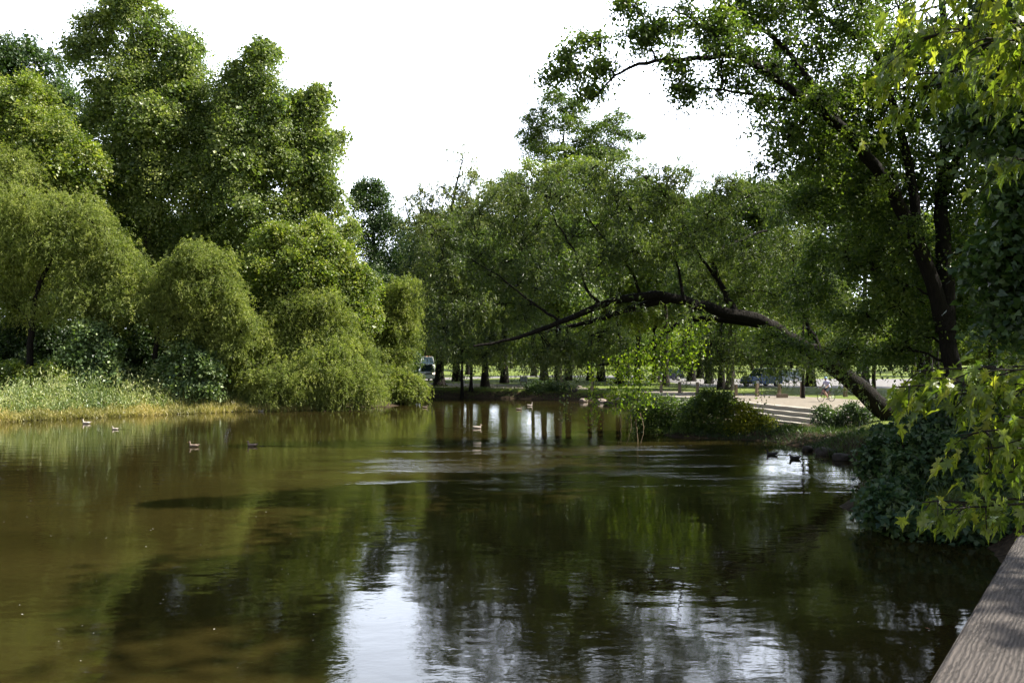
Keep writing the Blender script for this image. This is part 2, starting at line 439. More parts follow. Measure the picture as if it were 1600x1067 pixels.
def axis(lo, hi, step, far, sign_neg=-1):
    core = np.arange(lo, hi + step * .5, step)
    g = []; s = step; x = hi
    while x < far: s *= 1.25; x += s; g.append(x)
    h = []; s = step; x = lo
    while x > -far: s *= 1.25; x -= s; h.append(x)
    return np.concatenate([h[::-1], core, g])
ax = axis(-46, 32, .4, 2500); ay = axis(-8, 92, .4, 2500)
GX, GY = np.meshgrid(ax, ay); GZ = ground_z(GX, GY)
STEP_TOP = .9
gv = np.stack([GX, GY, GZ], -1).reshape(-1, 3)
ii, jj = np.meshgrid(np.arange(len(ay) - 1), np.arange(len(ax) - 1), indexing='ij')
k = (ii * len(ax) + jj).ravel(); gq = np.stack([k, k + 1, k + 1 + len(ax), k + len(ax)], 1)

m, N, L, p = mat_new('ground_lawn_and_soil')
geo = N.new('ShaderNodeNewGeometry'); sp = N.new('ShaderNodeSeparateXYZ'); L.new(geo.outputs['Position'], sp.inputs[0])
n1 = N.new('ShaderNodeTexNoise'); n1.inputs['Scale'].default_value = .35; n1.inputs['Detail'].default_value = 8; L.new(geo.outputs['Position'], n1.inputs['Vector'])
n2 = N.new('ShaderNodeTexNoise'); n2.inputs['Scale'].default_value = 9; n2.inputs['Detail'].default_value = 5; L.new(geo.outputs['Position'], n2.inputs['Vector'])
gr = N.new('ShaderNodeValToRGB'); gr.color_ramp.elements[0].position = .3; gr.color_ramp.elements[1].position = .72
gr.color_ramp.elements[0].color = (.075, .115, .018, 1); gr.color_ramp.elements[1].color = (.19, .225, .045, 1)
am = N.new('ShaderNodeMix'); am.data_type = 'FLOAT'; am.inputs[0].default_value = .4; L.new(n1.outputs[0], am.inputs[2]); L.new(n2.outputs[0], am.inputs[3])
L.new(am.outputs[0], gr.inputs[0])
so = N.new('ShaderNodeValToRGB'); so.color_ramp.elements[0].position = .3; so.color_ramp.elements[1].position = .75
so.color_ramp.elements[0].color = (.022, .016, .010, 1); so.color_ramp.elements[1].color = (.085, .060, .036, 1); L.new(n2.outputs[0], so.inputs[0])
hm = N.new('ShaderNodeMath'); hm.operation = 'MULTIPLY_ADD'; hm.inputs[1].default_value = .5; L.new(n1.outputs[0], hm.inputs[0]); L.new(sp.outputs[2], hm.inputs[2])
mrn = N.new('ShaderNodeMapRange'); mrn.inputs[1].default_value = .85; mrn.inputs[2].default_value = 1.08; L.new(hm.outputs[0], mrn.inputs[0])
mg = N.new('ShaderNodeMix'); mg.data_type = 'RGBA'; L.new(mrn.outputs[0], mg.inputs[0]); L.new(so.outputs[0], mg.inputs[6]); L.new(gr.outputs[0], mg.inputs[7])
L.new(mg.outputs[2], p.inputs['Base Color']); p.inputs['Roughness'].default_value = .95; p.inputs['Specular IOR Level'].default_value = .15
b = N.new('ShaderNodeBump'); b.inputs['Distance'].default_value = .05; L.new(n2.outputs[0], b.inputs['Height']); L.new(b.outputs[0], p.inputs['Normal'])
tag(link('ground', np_mesh('ground', gv, gq, smooth=True), m), kind='structure')

# water
m, N, L, p = mat_new('pond_water')
geo = N.new('ShaderNodeNewGeometry'); sp = N.new('ShaderNodeSeparateXYZ'); L.new(geo.outputs['Position'], sp.inputs[0])
def wnoise(scale, detail, sx=1, sy=1, rough=.5):
    mpn = N.new('ShaderNodeMapping'); mpn.inputs['Scale'].default_value = (sx, sy, 1); L.new(geo.outputs['Position'], mpn.inputs[0])
    t = N.new('ShaderNodeTexNoise'); t.inputs['Scale'].default_value = scale; t.inputs['Detail'].default_value = detail; t.inputs['Roughness'].default_value = rough
    L.new(mpn.outputs[0], t.inputs['Vector']); return t
def mth(op, a, b2=None, c2=None):
    q = N.new('ShaderNodeMath'); q.operation = op
    for i_, v_ in enumerate((a, b2, c2)):
        if v_ is None: continue
        if isinstance(v_, (int, float)): q.inputs[i_].default_value = v_
        else: L.new(v_, q.inputs[i_])
    return q.outputs[0]
wa = wnoise(1.1, 2, .8, 1.3); wb = wnoise(5.5, 2, .7, 1.3); wc = wnoise(16, 2, .8, 1.2)
patch = wnoise(.11, 3, .6, 1.5)
pm = N.new('ShaderNodeMapRange'); pm.inputs[1].default_value = .46; pm.inputs[2].default_value = .66; L.new(patch.outputs[0], pm.inputs[0])
def hump(c_out, x0, wd):   # 1 at x0 falling to 0 at x0 +- wd
    a_ = mth('ABSOLUTE', mth('SUBTRACT', c_out, x0)); mr_ = N.new('ShaderNodeMapRange'); mr_.interpolation_type = 'SMOOTHSTEP'
    mr_.inputs[1].default_value = wd; mr_.inputs[2].default_value = wd * .35; L.new(a_, mr_.inputs[0]); return mr_.outputs[0]
breeze = mth('MULTIPLY', hump(sp.outputs[0], 1.0, 12), hump(sp.outputs[1], 31.5, 10))      # breeze over the middle of the pond
edge = mth('MULTIPLY', hump(sp.outputs[0], 5.5, 6), hump(sp.outputs[1], 35, 2.6))          # running water under the willow
amt = mth('ADD', mth('MULTIPLY', breeze, mth('ADD', mth('MULTIPLY', pm.outputs[0], .5), .15)), mth('MULTIPLY', edge, .35))
glint = wnoise(4.6, 3, .6, 1.3, .6); gsel = wnoise(.45, 3, .35, 1.6)
gm2 = N.new('ShaderNodeMapRange'); gm2.inputs[1].default_value = .47; gm2.inputs[2].default_value = .62; L.new(gsel.outputs[0], gm2.inputs[0])
gz = mth('MULTIPLY', mth('ADD', breeze, edge), gm2.outputs[0])
h = mth('ADD', mth('MULTIPLY', wa.outputs[0], .009), mth('MULTIPLY', glint.outputs[0], mth('MULTIPLY', gz, .046)))
h = mth('ADD', h, mth('MULTIPLY', wb.outputs[0], mth('ADD', mth('MULTIPLY', amt, .020), mth('ADD', mth('MULTIPLY', pm.outputs[0], .0020), .0010))))
h = mth('ADD', h, mth('MULTIPLY', wc.outputs[0], mth('ADD', mth('MULTIPLY', amt, .007), .0005)))
b = N.new('ShaderNodeBump'); b.inputs['Distance'].default_value = 1.0; b.inputs['Strength'].default_value = 1.0
L.new(h, b.inputs['Height']); L.new(b.outputs[0], p.inputs['Normal'])
mud = wnoise(.16, 4, .5, 1.6); mrp = N.new('ShaderNodeValToRGB')
mrp.color_ramp.elements[0].position = .3; mrp.color_ramp.elements[1].position = .75
mrp.color_ramp.elements[0].color = (.0155, .0122, .0032, 1); mrp.color_ramp.elements[1].color = (.0290, .0228, .0062, 1)
L.new(mud.outputs[0], mrp.inputs[0]); L.new(mrp.outputs[0], p.inputs['Base Color'])
p.inputs['Roughness'].default_value = .03; p.inputs['IOR'].default_value = 1.35
WATER = m
wv = [(-140, -40, 0), (40, -40, 0), (40, 95, 0), (-140, 95, 0)]
tag(link('water', np_mesh('water', wv, [(0, 1, 2, 3)]), WATER), kind='structure')

# path, road, car park: level sheets on the level lawn
def sheet(name, outline, z, mat):
    bm = bmesh.new(); vs_ = [bm.verts.new((x, y, z)) for x, y in outline]; f = bm.faces.new(vs_)
    if f.normal.z < 0: f.normal_flip()
    bmesh.ops.triangulate(bm, faces=[f])
    return tag(link(name, bm_mesh(name, bm), mat), kind='structure')
GRAVEL = plain('path_gravel', (.235, .205, .165), .95, 0, .01, 6, .22, .1)
ASPH = plain('road_asphalt', (.20, .19, .185), .9, 0, .005, 4, .18, .2)
def gp(px, py, z=.9):
    D = (CAM_Z - z) * F / (py - 560); return ((px - 800) / F * D, D)
up_edge = [gp(560, 599.5), gp(690, 598.5), gp(760, 600), gp(830, 602.5), gp(900, 605), gp(960, 608), gp(1030, 610.5), gp(1100, 613), gp(1180, 616), gp(1260, 620), gp(1330, 624), gp(1420, 630)]
lo_edge = [(26, 43), (19.6, 45.4), (17.9, 50), (16.9, 55), (15.8, 60), (14.4, 64), (12.8, 67.5), (11.5, 71), (10.4, 75.5), (7, 78.5), (3, 80), (-1, 82.6), (-4, 84.5), (-9, 86.6), (-17, 87)]
sheet('path', up_edge + lo_edge, .912, GRAVEL)
sheet('road', [gp(500, 588), gp(640, 590), gp(720, 589.6), gp(830, 586.5), gp(1000, 586.8), gp(1080, 592), gp(1500, 592), gp(1500, 607), gp(1340, 606.5), gp(1090, 604), gp(1000, 590.5), gp(830, 589.3), gp(720, 592.5), gp(640, 595), gp(500, 594)], .908, ASPH)

# curved stone steps down to the pond
CONC = plain('step_stone', (.36, .33, .28), .85, 0, .006, 12, .15, .3)
top_line = spline([Vector((x, y, 0)) for x, y in [(20.2, 44.0), (18.6, 48.0), (17.2, 53), (15.9, 58), (14.2, 62.5), (12.2, 66.5)]], 8)
root = empty('stone_steps', (16.5, 54, .0), label='long curved tier of pale stone steps descending from the gravel path to the pond', cat='steps')
for s_ in range(4):
    bm = bmesh.new(); rows = []
    n_ = len(top_line)
    for i, p0 in enumerate(top_line):
        tdir = (top_line[min(i + 1, n_ - 1)] - top_line[max(i - 1, 0)]).normalized()
        nrm = Vector((-tdir.y, tdir.x, 0))           # towards the water
        a0 = p0 + nrm * (s_ * .62 - .5); a1 = p0 + nrm * (s_ * .62 + .2); zt = .925 - .24 * s_
        jig = .012 * math.sin(i * 2.1 + s_)
        rows.append([bm.verts.new((a0.x, a0.y, zt - .5)), bm.verts.new((a0.x, a0.y, zt + jig)), bm.verts.new((a1.x, a1.y, zt + jig)), bm.verts.new((a1.x, a1.y, zt - .5))])
    for i in range(n_ - 1):
        for j in range(4):
            bm.faces.new((rows[i][j], rows[i + 1][j], rows[i + 1][(j + 1) % 4], rows[i][(j + 1) % 4]))
    bm.faces.new(rows[0]); bm.faces.new(rows[-1][::-1])
    bmesh.ops.recalc_face_normals(bm, faces=bm.faces)
    link('step', bm_mesh('step', bm), CONC, root, world=True)

# ---------------------------------------------------------------- trees on the left bank
def gpt(px, D):
    x = (px - 800) / F * D; return Vector((x, D, float(ground_z(x, D)) - .1))
def trunk_to(px_pts, D, base_px):
    b = gpt(base_px, D); return b, [b] + [at(a, c, D + (e[0] if e else 0)) for a, c, *e in px_pts]

def ptree(name, label, cat, D, base_px, tpts, L, kind, r0, **k):
    b, tp = trunk_to(tpts, D, base_px)
    return tree(name, label, cat, b, tp, px_lobes(L, D), kind, r0, **k)

ptree('maple_tree', 'tall dark maple crown rising behind the bushy tree at the far left edge', 'tree', 82, 60, [(60, 450), (50, 250), (45, 120)],
      [(50, 130, 55, 55), (-30, 170, 80, 90), (95, 200, 50, 60), (20, 230, 90, 70), (60, 330, 90, 70)], 'deep', .4, rc=1.1, per=55, size=.27, group='trees on the left bank', core=.9)
ptree('maple_tree', 'sunlit bushy maple above the left willow, cut by the left edge', 'tree', 68, 20, [(20, 450), (30, 300), (30, 200)],
      [(30, 165, 50, 45), (75, 215, 55, 42, -1), (120, 265, 42, 42, -1), (-20, 220, 60, 75), (20, 290, 75, 55, -2), (90, 310, 62, 46, 0), (10, 380, 90, 60, 2)],
      'bright', .35, rc=.95, per=76, size=.195, dens=.85, low=.3, group='trees on the left bank', core=.9)
ptree('maple_tree', 'tallest maple of the left bank, its crown running out of the top of the photo', 'tree', 74, 235, [(235, 450), (225, 300), (210, 150), (205, 40)],
      [(195, 20, 55, 45), (150, 80, 40, 45), (245, 70, 50, 50), (205, 130, 65, 50, -1), (300, 120, 45, 55), (160, 190, 42, 50), (255, 195, 70, 55, -2),
       (330, 200, 55, 60), (200, 265, 58, 50, -1), (290, 285, 75, 55, -2), (225, 350, 70, 52, 0), (310, 370, 75, 55, 0), (250, 440, 90, 55, 2), (170, 330, 40, 50, 2), (250, 250, 90, 150, 3, .5)],
      'maple', .55, rc=1.05, per=84, size=.205, dens=.85, low=.3, group='trees on the left bank', core=.9)
ptree('maple_tree', 'round-topped maple to the right of the tallest one on the left bank', 'tree', 72, 405, [(405, 450), (400, 280), (400, 140)],
      [(398, 112, 42, 45), (365, 165, 40, 45), (432, 165, 42, 45), (400, 215, 62, 45, -1), (370, 280, 55, 45, -1), (440, 265, 50, 45), (400, 340, 70, 50, -1), (395, 240, 65, 110, 3, .5), (390, 420, 90, 55, 2)],
      'maple', .45, rc=1.0, per=80, size=.20, dens=.85, low=.3, group='trees on the left bank', core=.9)
ptree('maple_tree', 'narrow maple at the right end of the tall trees on the left bank', 'tree', 73, 490, [(490, 450), (490, 300), (485, 200)],
      [(488, 172, 34, 33), (468, 215, 36, 38), (508, 225, 30, 36), (490, 268, 46, 38, -1), (508, 315, 38, 32, 0), (470, 320, 46, 38), (520, 372, 40, 34), (480, 390, 60, 48, 2), (490, 270, 40, 80, 2, .5)],
      'maple', .38, rc=.95, per=76, size=.195, dens=.85, low=.3, group='trees on the left bank', core=.9)
ptree('ash_tree', 'yellow-green sunlit tree low in front of the tall maples, above the leaning willow bush', 'tree', 67, 470, [(470, 520), (465, 450), (460, 400)],
      [(445, 375, 48, 34), (410, 410, 40, 40), (490, 385, 44, 36), (520, 420, 40, 36), (455, 430, 60, 40, -1), (500, 460, 60, 40), (555, 455, 34, 34), (430, 490, 60, 40), (530, 500, 50, 40), (560, 505, 34, 30)],
      'bright', .25, rc=.75, per=62, size=.19, group='trees on the left bank', core=.9)
ptree('oak_tree', 'dark distant tree with a small rounded top between the left bank and the pale tree', 'tree', 118, 590, [(590, 450), (578, 330)],
      [(575, 292, 20, 16), (560, 315, 18, 18), (590, 315, 22, 18), (575, 345, 38, 24), (610, 362, 34, 26), (560, 390, 45, 35), (620, 400, 44, 34), (590, 440, 55, 40), (640, 440, 35, 45), (600, 500, 60, 50)],
      'deep', .5, rc=1.2, per=55, size=.30)
# willows along the left shore
ptree('willow_tree', 'big soft yellowish willow at the left edge with a dark forked trunk', 'willow', 61, 45, [(48, 520), (60, 450), (85, 400)],
      [(25, 272, 42, 30, 3), (0, 320, 50, 40, 2), (60, 335, 60, 34), (120, 345, 58, 32), (160, 390, 52, 40), (195, 430, 36, 38), (95, 395, 66, 40), (20, 380, 60, 45), (-10, 430, 60, 50, 1), (140, 435, 44, 32), (60, 440, 40, 28, 2, .5), (20, 480, 40, 26, 1, .6), (125, 475, 40, 26, -1, .6), (200, 475, 26, 30, -1, .7), (165, 500, 30, 24, 0, .45), (75, 490, 30, 22, 0, .45)],
      'willow', .30, style='willow', rc=.9, per=9, strands=15, size=.23, W=.048, drop=1.0, low=.6, bark=BARK_D, group='willows on the left bank')
ptree('willow_tree', 'smaller round willow leaning over the shrubs, standing right of the big left willow', 'willow', 61, 235, [(248, 525), (280, 482), (305, 440)],
      [(312, 412, 44, 26), (280, 440, 36, 28), (345, 440, 36, 32), (310, 460, 52, 30), (352, 480, 30, 34), (275, 475, 30, 24, 0, .7), (330, 520, 40, 30, 1, .8), (255, 500, 30, 26, 0, .6), (375, 500, 24, 30, 0, .7), (290, 520, 34, 24, 0, .5), (235, 470, 24, 26, 1, .6), (365, 545, 26, 34, 0)],
      'willow', .24, style='willow', rc=.8, per=9, strands=15, size=.22, W=.046, drop=.85, low=.6, bark=BARK_D, group='willows on the left bank')
ptree('willow_tree', 'large feathery willow bush leaning low over the water at the end of the left bank', 'willow', 64.5, 470, [(475, 600), (490, 550), (500, 500)],
      [(468, 482, 34, 24), (440, 510, 38, 28), (510, 492, 34, 24), (530, 525, 36, 28), (475, 540, 55, 34), (415, 555, 40, 34, -1), (545, 565, 44, 32, -1), (490, 590, 70, 34, -2),
       (420, 600, 50, 30, -2), (560, 605, 44, 24, -2.5), (460, 622, 60, 18, -2.6), (530, 622, 46, 16, -2.8), (385, 575, 30, 40, -1)],
      'willow', .25, style='willow', rc=.75, per=10, strands=15, size=.22, W=.046, drop=.85, low=.8, bark=BARK_D, group='willows on the left bank')
ptree('willow_tree', 'slender willow with a tufted top behind the leaning bush at the end of the bank', 'willow', 72, 600, [(600, 560), (610, 500), (620, 470)],
      [(628, 458, 28, 22), (595, 480, 34, 28), (640, 490, 22, 26), (610, 515, 40, 28), (570, 520, 36, 30), (635, 530, 24, 24), (600, 555, 46, 26)],
      'willow', .2, style='willow', rc=.62, per=9, strands=13, size=.23, W=.048, drop=.85, low=.6, bark=BARK_D, group='willows on the left bank')
ptree('willow_bush', 'low bright willow bush at the very tip of the left bank, trailing in the pond', 'bush', 69.5, 600, [(605, 610), (612, 600)],
      [(600, 592, 34, 18), (630, 598, 26, 16), (585, 608, 34, 18), (620, 614, 34, 12), (648, 612, 18, 13), (575, 600, 30, 26, 1)],
      'willow', .07, style='willow', rc=.5, per=9, strands=9, size=.26, W=.06, drop=.7, low=1.0, bark=BARK_D)

# shrubs of the left bank
SH = [
 ('broad-leaved pale green shrub in the sun, right of the left willow trunk', 59.5, 150, [(140, 530, 30, 26), (165, 560, 26, 30), (120, 565, 34, 28), (95, 585, 30, 20), (150, 590, 40, 20)], 'shrub', .26),
 ('broad-leaved shrub between the small willow and the leaning willow bush', 60.5, 300, [(295, 560, 36, 24), (325, 580, 24, 26), (270, 585, 34, 26), (305, 605, 36, 18)], 'shrub', .24),
 ('yellow-green leafy shrub at the left edge above the reeds', 59, 25, [(15, 580, 26, 14), (40, 592, 20, 12), (-10, 595, 26, 16)], 'bright', .2),
 ('bright green shrub low in front of the pale broad-leaved one', 58.5, 90, [(75, 580, 20, 14), (100, 592, 26, 14), (62, 598, 20, 12)], 'bright', .2),
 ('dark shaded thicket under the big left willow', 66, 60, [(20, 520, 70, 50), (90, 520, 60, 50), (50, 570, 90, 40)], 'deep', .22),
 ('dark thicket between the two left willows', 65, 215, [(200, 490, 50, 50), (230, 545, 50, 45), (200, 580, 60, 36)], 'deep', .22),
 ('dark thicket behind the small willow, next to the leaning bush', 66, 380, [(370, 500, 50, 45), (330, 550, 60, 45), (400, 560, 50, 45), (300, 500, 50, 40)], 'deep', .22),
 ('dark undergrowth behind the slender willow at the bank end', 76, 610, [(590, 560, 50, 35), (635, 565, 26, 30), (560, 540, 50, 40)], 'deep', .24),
]
for lab, D, bpx, L_, kd, sz in SH:
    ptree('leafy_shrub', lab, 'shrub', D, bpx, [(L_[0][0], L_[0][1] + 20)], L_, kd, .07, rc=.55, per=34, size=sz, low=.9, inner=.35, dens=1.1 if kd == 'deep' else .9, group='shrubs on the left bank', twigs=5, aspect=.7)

# reeds and weeds on the left shore (uncountable)
def scatter_weeds(n, region, height, size, W, lean, seed):
    """upright leafy stems; region(u) gives x, y arrays"""
    X, Y = region(n); d = shore_dist(X, Y)
    ok = height(X, Y, d) > 0; X, Y, d = X[ok], Y[ok], d[ok]
    H = height(X, Y, d) * rng.uniform(.55, 1.25, len(X)) * (.8 + .35 * np.sin(X * 7.3 + 2 * np.sin(Y * 5.1)) * np.sin(Y * 6.1 + X)); z0 = np.maximum(ground_z(X, Y), -.05)
    u = rng.random(len(X)) ** .7
    pos = np.stack([X + rng.normal(0, .05, len(X)), Y, z0 + u * H], 1)
    t = np.stack([rng.normal(0, lean, len(X)), rng.normal(0, lean, len(X)), np.full(len(X), 1.0)], 1)
    n_ = unit(rng.normal(size=(len(X), 3)) + np.array([0, -.4, .4]))
    big = mnoise
    tn = np.clip(.5 + .22 * np.sin(X * .9 + 1.3 * np.sin(Y)) + .18 * rng.normal(size=len(X)), 0, 1)
    s = size * rng.uniform(.6, 1.4, len(X))
    return place(RHOMB, pos, t, n_, s, W * rng.uniform(.6, 1.4, len(X)), tn)
def left_region(n):
    return rng.uniform(-48, -15, n), rng.uniform(40, 72, n)
def h_reed(X, Y, d):
    return np.where((d > -.35) & (d < 2.4), .55 + .25 * np.sin(X * 1.7) * np.sin(Y * 1.3 + X) + .1 * rng.random(len(X)), -1)
def h_weed(X, Y, d):
    bump = 1.95 + .75 * np.exp(-((X + 28) / 4.0) ** 2) + .3 * np.sin(X * .8 + 2) + .22 * np.sin(X * 2.3 + Y * 1.9)
    return np.where((d > 1.7) & (d < 7.5) & (X < -17), bump * np.clip((d - 1.0) / 2.2, .4, 1), -1)
tag(link('shore_reeds', np_mesh('reeds', *scatter_weeds(420000, left_region, h_reed, .30, .035, .45, 1)), LF['reed']),
    'yellowish waterside grass fringing the left bank at the waterline', 'reeds', kind='stuff')
tag(link('bank_weeds', np_mesh('weeds', *scatter_weeds(420000, left_region, h_weed, .26, .07, .7, 2)), LF['weed']),
    'mass of pale green tall weeds on the left bank behind the yellow fringe', 'weeds', kind='stuff')

# ---------------------------------------------------------------- trees in the middle, behind the pond
ptree('silver_willow_tree', 'pale feathery tree with a thin spire by the far shore, left of the leaning willow', 'tree', 88, 687, [(687, 560), (692, 450), (705, 330), (722, 250)],
      [(722, 252, 24, 26, 0, .35), (735, 290, 26, 22, 0, .45), (700, 305, 30, 22, 0, .5), (655, 320, 24, 22, 0, .5), (765, 315, 24, 20, 0, .5), (670, 360, 40, 30), (730, 355, 45, 35), (690, 410, 55, 40), (750, 420, 45, 45), (700, 470, 60, 45), (690, 520, 50, 30, 0, .6)],
      'pale', .62, top_r=.05, style='willow', rc=.9, per=8, strands=7, size=.36, W=.085, drop=1.2, low=.5, bark=BARK_D)
ptree('locust_tree', 'tall open tree with a flat layered crown rising above everything in the middle', 'tree', 112, 888, [(888, 420), (886, 300), (880, 210)],
      [(868, 160, 34, 17), (900, 175, 26, 14), (840, 185, 26, 13), (880, 198, 50, 15), (825, 212, 24, 11), (850, 226, 36, 13), (965, 188, 22, 12), (945, 205, 36, 13), (985, 215, 22, 11), (930, 228, 42, 13), (885, 245, 70, 14), (960, 245, 40, 13)],
      'park', .42, rc=.75, per=26, size=.24, dens=1.1, twigs=14, low=.5)
ptree('linden_tree', 'yellow-green round-topped tree directly under the tall open tree', 'tree', 96, 850, [(850, 500), (850, 350)],
      [(790, 300, 32, 30), (840, 285, 42, 30), (900, 275, 46, 26), (940, 300, 40, 32), (860, 320, 60, 34), (800, 350, 50, 36), (920, 350, 60, 40), (860, 400, 80, 50)],
      'bright', .45, rc=.95, per=58, size=.25)
for lab, D, bpx, L_ in [
  ('green tree behind the leaning willow, right of the yellow-green one', 90, 1040, [(1010, 320, 44, 34), (1060, 345, 44, 34), (970, 340, 40, 36), (1030, 390, 70, 50), (990, 440, 70, 40)]),
  ('low-crowned green tree seen under the open sky gap', 78, 1140, [(1110, 350, 44, 38), (1160, 330, 44, 40), (1190, 380, 44, 45), (1130, 410, 60, 44), (1200, 330, 30, 36, 0, .8)]),
  ('green tree filling the space behind the slim saplings', 70, 1352, [(1260, 330, 60, 60), (1320, 400, 60, 60), (1250, 430, 60, 50), (1380, 380, 50, 70), (1320, 300, 60, 60, 0, .8)]),
]:
    ptree('linden_tree', lab, 'tree', D, bpx, [(bpx, 500), (bpx, 400)], L_, 'park', .35, rc=.9, per=52, size=.24, group='park trees just behind the far shore', core=.5)

# park trees: three kinds, copied
def proto(kind, seed, H, spread, label, size=.34):
    base = Vector((0, 0, 0)); lobes = []
    rs = random.Random(seed)
    for i in range(9):
        a = rs.uniform(0, 6.28); r = rs.uniform(.2, .75) * spread; z = H * rs.uniform(.52, .86)
        lobes.append(((math.cos(a) * r, math.sin(a) * r, z), spread * .42, spread * .42, H * .14))
    lobes.append(((0, 0, H * .85), spread * .45, spread * .45, H * .14)); lobes.append(((0, 0, H * .6), spread * .8, spread * .8, H * .16, .6))
    r, _, _ = tree('park_tree', label, 'tree', base, [base, Vector((.1, 0, H * .3)), Vector((0, .1, H * .55)), Vector((0, 0, H * .8))], lobes, kind, .42, rc=1.0, per=34, size=size, dens=.8, bark=BARK_D, top_r=.15, low=.9)
    return r
protos = [proto('park', 1, 19, 6.0, 'x'), proto('bright', 2, 17, 5.5, 'x'), proto('deep', 3, 21, 6.5, 'x')]
used = [False] * 3
def put_tree(i, x, y, s, rz, label, group, sx=1.0):
    o = protos[i]
    if used[i]:
        c = o.copy(); C.objects.link(c)
        for ch in o.children:
            q = ch.copy(); C.objects.link(q); q.parent = c
        o = c
    used[i] = True
    o.location = (x, y, float(ground_z(x, y)) - .05); o.rotation_euler = (0, 0, rz); o.scale = (s * sx, s * sx, s)
    o['label'] = label
    if group: o['group'] = group
near = [  # px of the trunk, D, kind, scale, label
 (713, 108, 2, 1.15, 'thick dark park tree just right of the pale feathery tree, across the path'),
 (722, 81.5, 2, .42, 'thin young tree at the waterline left of the white lamp-like post'),
 (736, 82.5, 0, .45, 'thin young tree at the waterline, second from the pale feathery tree'),
 (758, 85, 0, .9, 'dark straight park tree on the far shore, midway between the truck and the grey board'),
 (788, 100, 2, 1.05, 'stout park tree behind the path, left of the grey board'),
 (834, 140, 0, 1.1, 'park tree on the lawn right behind the grey board'),
 (872, 80.5, 0, .95, 'ivy-clad tree on the far shore left of the single bollard'),
 (922, 112, 2, 1.0, 'left tree of the close pair behind the single bollard'),
 (939, 108, 0, 1.2, 'thick right tree of the close pair behind the single bollard'),
 (968, 96, 1, 1.0, 'park tree seen through the left side of the hanging vines'),
 (996, 120, 0, 1.1, 'park tree seen through the right side of the hanging vines'),
 (1024, 104, 1, 1.0, 'park tree left of the dark parked car'),
 (1080, 108, 2, 1.1, 'park tree right of the dark parked car'),
 (1094, 124, 0, 1.1, 'park tree close beside its neighbour right of the dark parked car'),
 (1127, 79, 0, .8, 'slim dark tree left of the blue car, near the path'),
 (1143, 130, 1, 1.1, 'park tree behind the front of the blue car'),
]
for px, D, kd, s, lab in near:
    x = (px - 800) / F * D; put_tree(kd, x, D, s, random.uniform(0, 6.28), lab, None, 1.0)
rs = random.Random(5)
for i in range(62):
    D = rs.uniform(128, 330); px = rs.uniform(480, 1500)
    if D < 170 and 640 < px < 1260 and rs.random() < .55: D += 90
    x = (px - 800) / F * D
    put_tree(rs.choice([0, 1, 1, 2]), x, D, rs.uniform(.85, 1.25), rs.uniform(0, 6.28), 'distant leafy park tree out on the lawns behind the parking strip', 'distant park trees on the lawns')
# trees of the park on the right, towards the sun
for x, y, kd, s, lab in [(46, 36, 0, 1.0, 'park tree right of the path, mostly behind the leaning trunk'), (38, 74, 1, 1.0, 'tall tree deep behind the leaning willow trunk on the right'),
                         (47, 42, 2, .95, 'dark tree behind the near maple at the right edge'), (46, 52, 0, 1.1, 'background tree at the far right edge')]:
    put_tree(kd, x, y, s, rs.uniform(0, 6), lab, None)

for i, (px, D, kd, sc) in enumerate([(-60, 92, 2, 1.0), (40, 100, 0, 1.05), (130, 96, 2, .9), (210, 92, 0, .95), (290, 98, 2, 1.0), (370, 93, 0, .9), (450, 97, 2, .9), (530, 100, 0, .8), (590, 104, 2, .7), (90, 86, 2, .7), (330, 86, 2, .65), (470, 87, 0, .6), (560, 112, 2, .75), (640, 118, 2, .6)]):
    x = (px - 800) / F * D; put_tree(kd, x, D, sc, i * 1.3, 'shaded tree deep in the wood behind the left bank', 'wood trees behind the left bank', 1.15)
for i, (x, y, kd, sc) in enumerate([(44, 73, 0, 1.0), (33, 88, 1, 1.0), (52, 64, 2, 1.0), (44, 84, 0, 1.0), (24, 97, 2, .9)]):
    put_tree(kd, x, y, sc, i * 1.1, 'shady park tree in the grove right of the path, partly hidden by the leaning trunk', 'grove right of the path', 1.1)
for i, (x, y, kd, sc) in enumerate([(26, 16, 2, 1.45), (19.5, 15.5, 0, 1.35), (25.5, 32, 2, 1.0), (31, 25, 0, 1.0)]):  # off-frame trees on the sun side, added to shade water and bank
    put_tree(kd, x, y, sc, i * 1.1, ['shady tree on the right bank beyond the creeper mound', 'shady tree behind the near maple, right of the deck', 'shady bank tree behind the foot of the leaning willow', 'tall shady tree behind the spreading bank tree'][i], None, .95)
# far wood
n = 220000
X = rng.uniform(-260, 260, n); Yy = 350 + 18 * rng.random(n)
hh = 17 + 4 * np.sin(X * .09) + 3 * np.sin(X * .23 + 1)
Z = rng.random(n) ** .8 * hh + 1.0
cn = unit(np.stack([rng.normal(size=n) * .5, -np.ones(n) * .4, np.ones(n) * .8], 1) + rng.normal(0, .5, (n, 3)))
tt = rng.normal(size=(n, 3))
V, Fc, Tn = place(RHOMB, np.stack([X, Yy, Z], 1), tt, cn, rng.uniform(1.0, 2.0, n), rng.uniform(.8, 1.5, n), np.clip(.55 + .2 * rng.normal(size=n), 0, 1))
tag(link('far_wood', np_mesh('far_wood', V, Fc, Tn), LF['bright']), 'far-off wood closing the park behind the lawns', 'wood', kind='stuff')

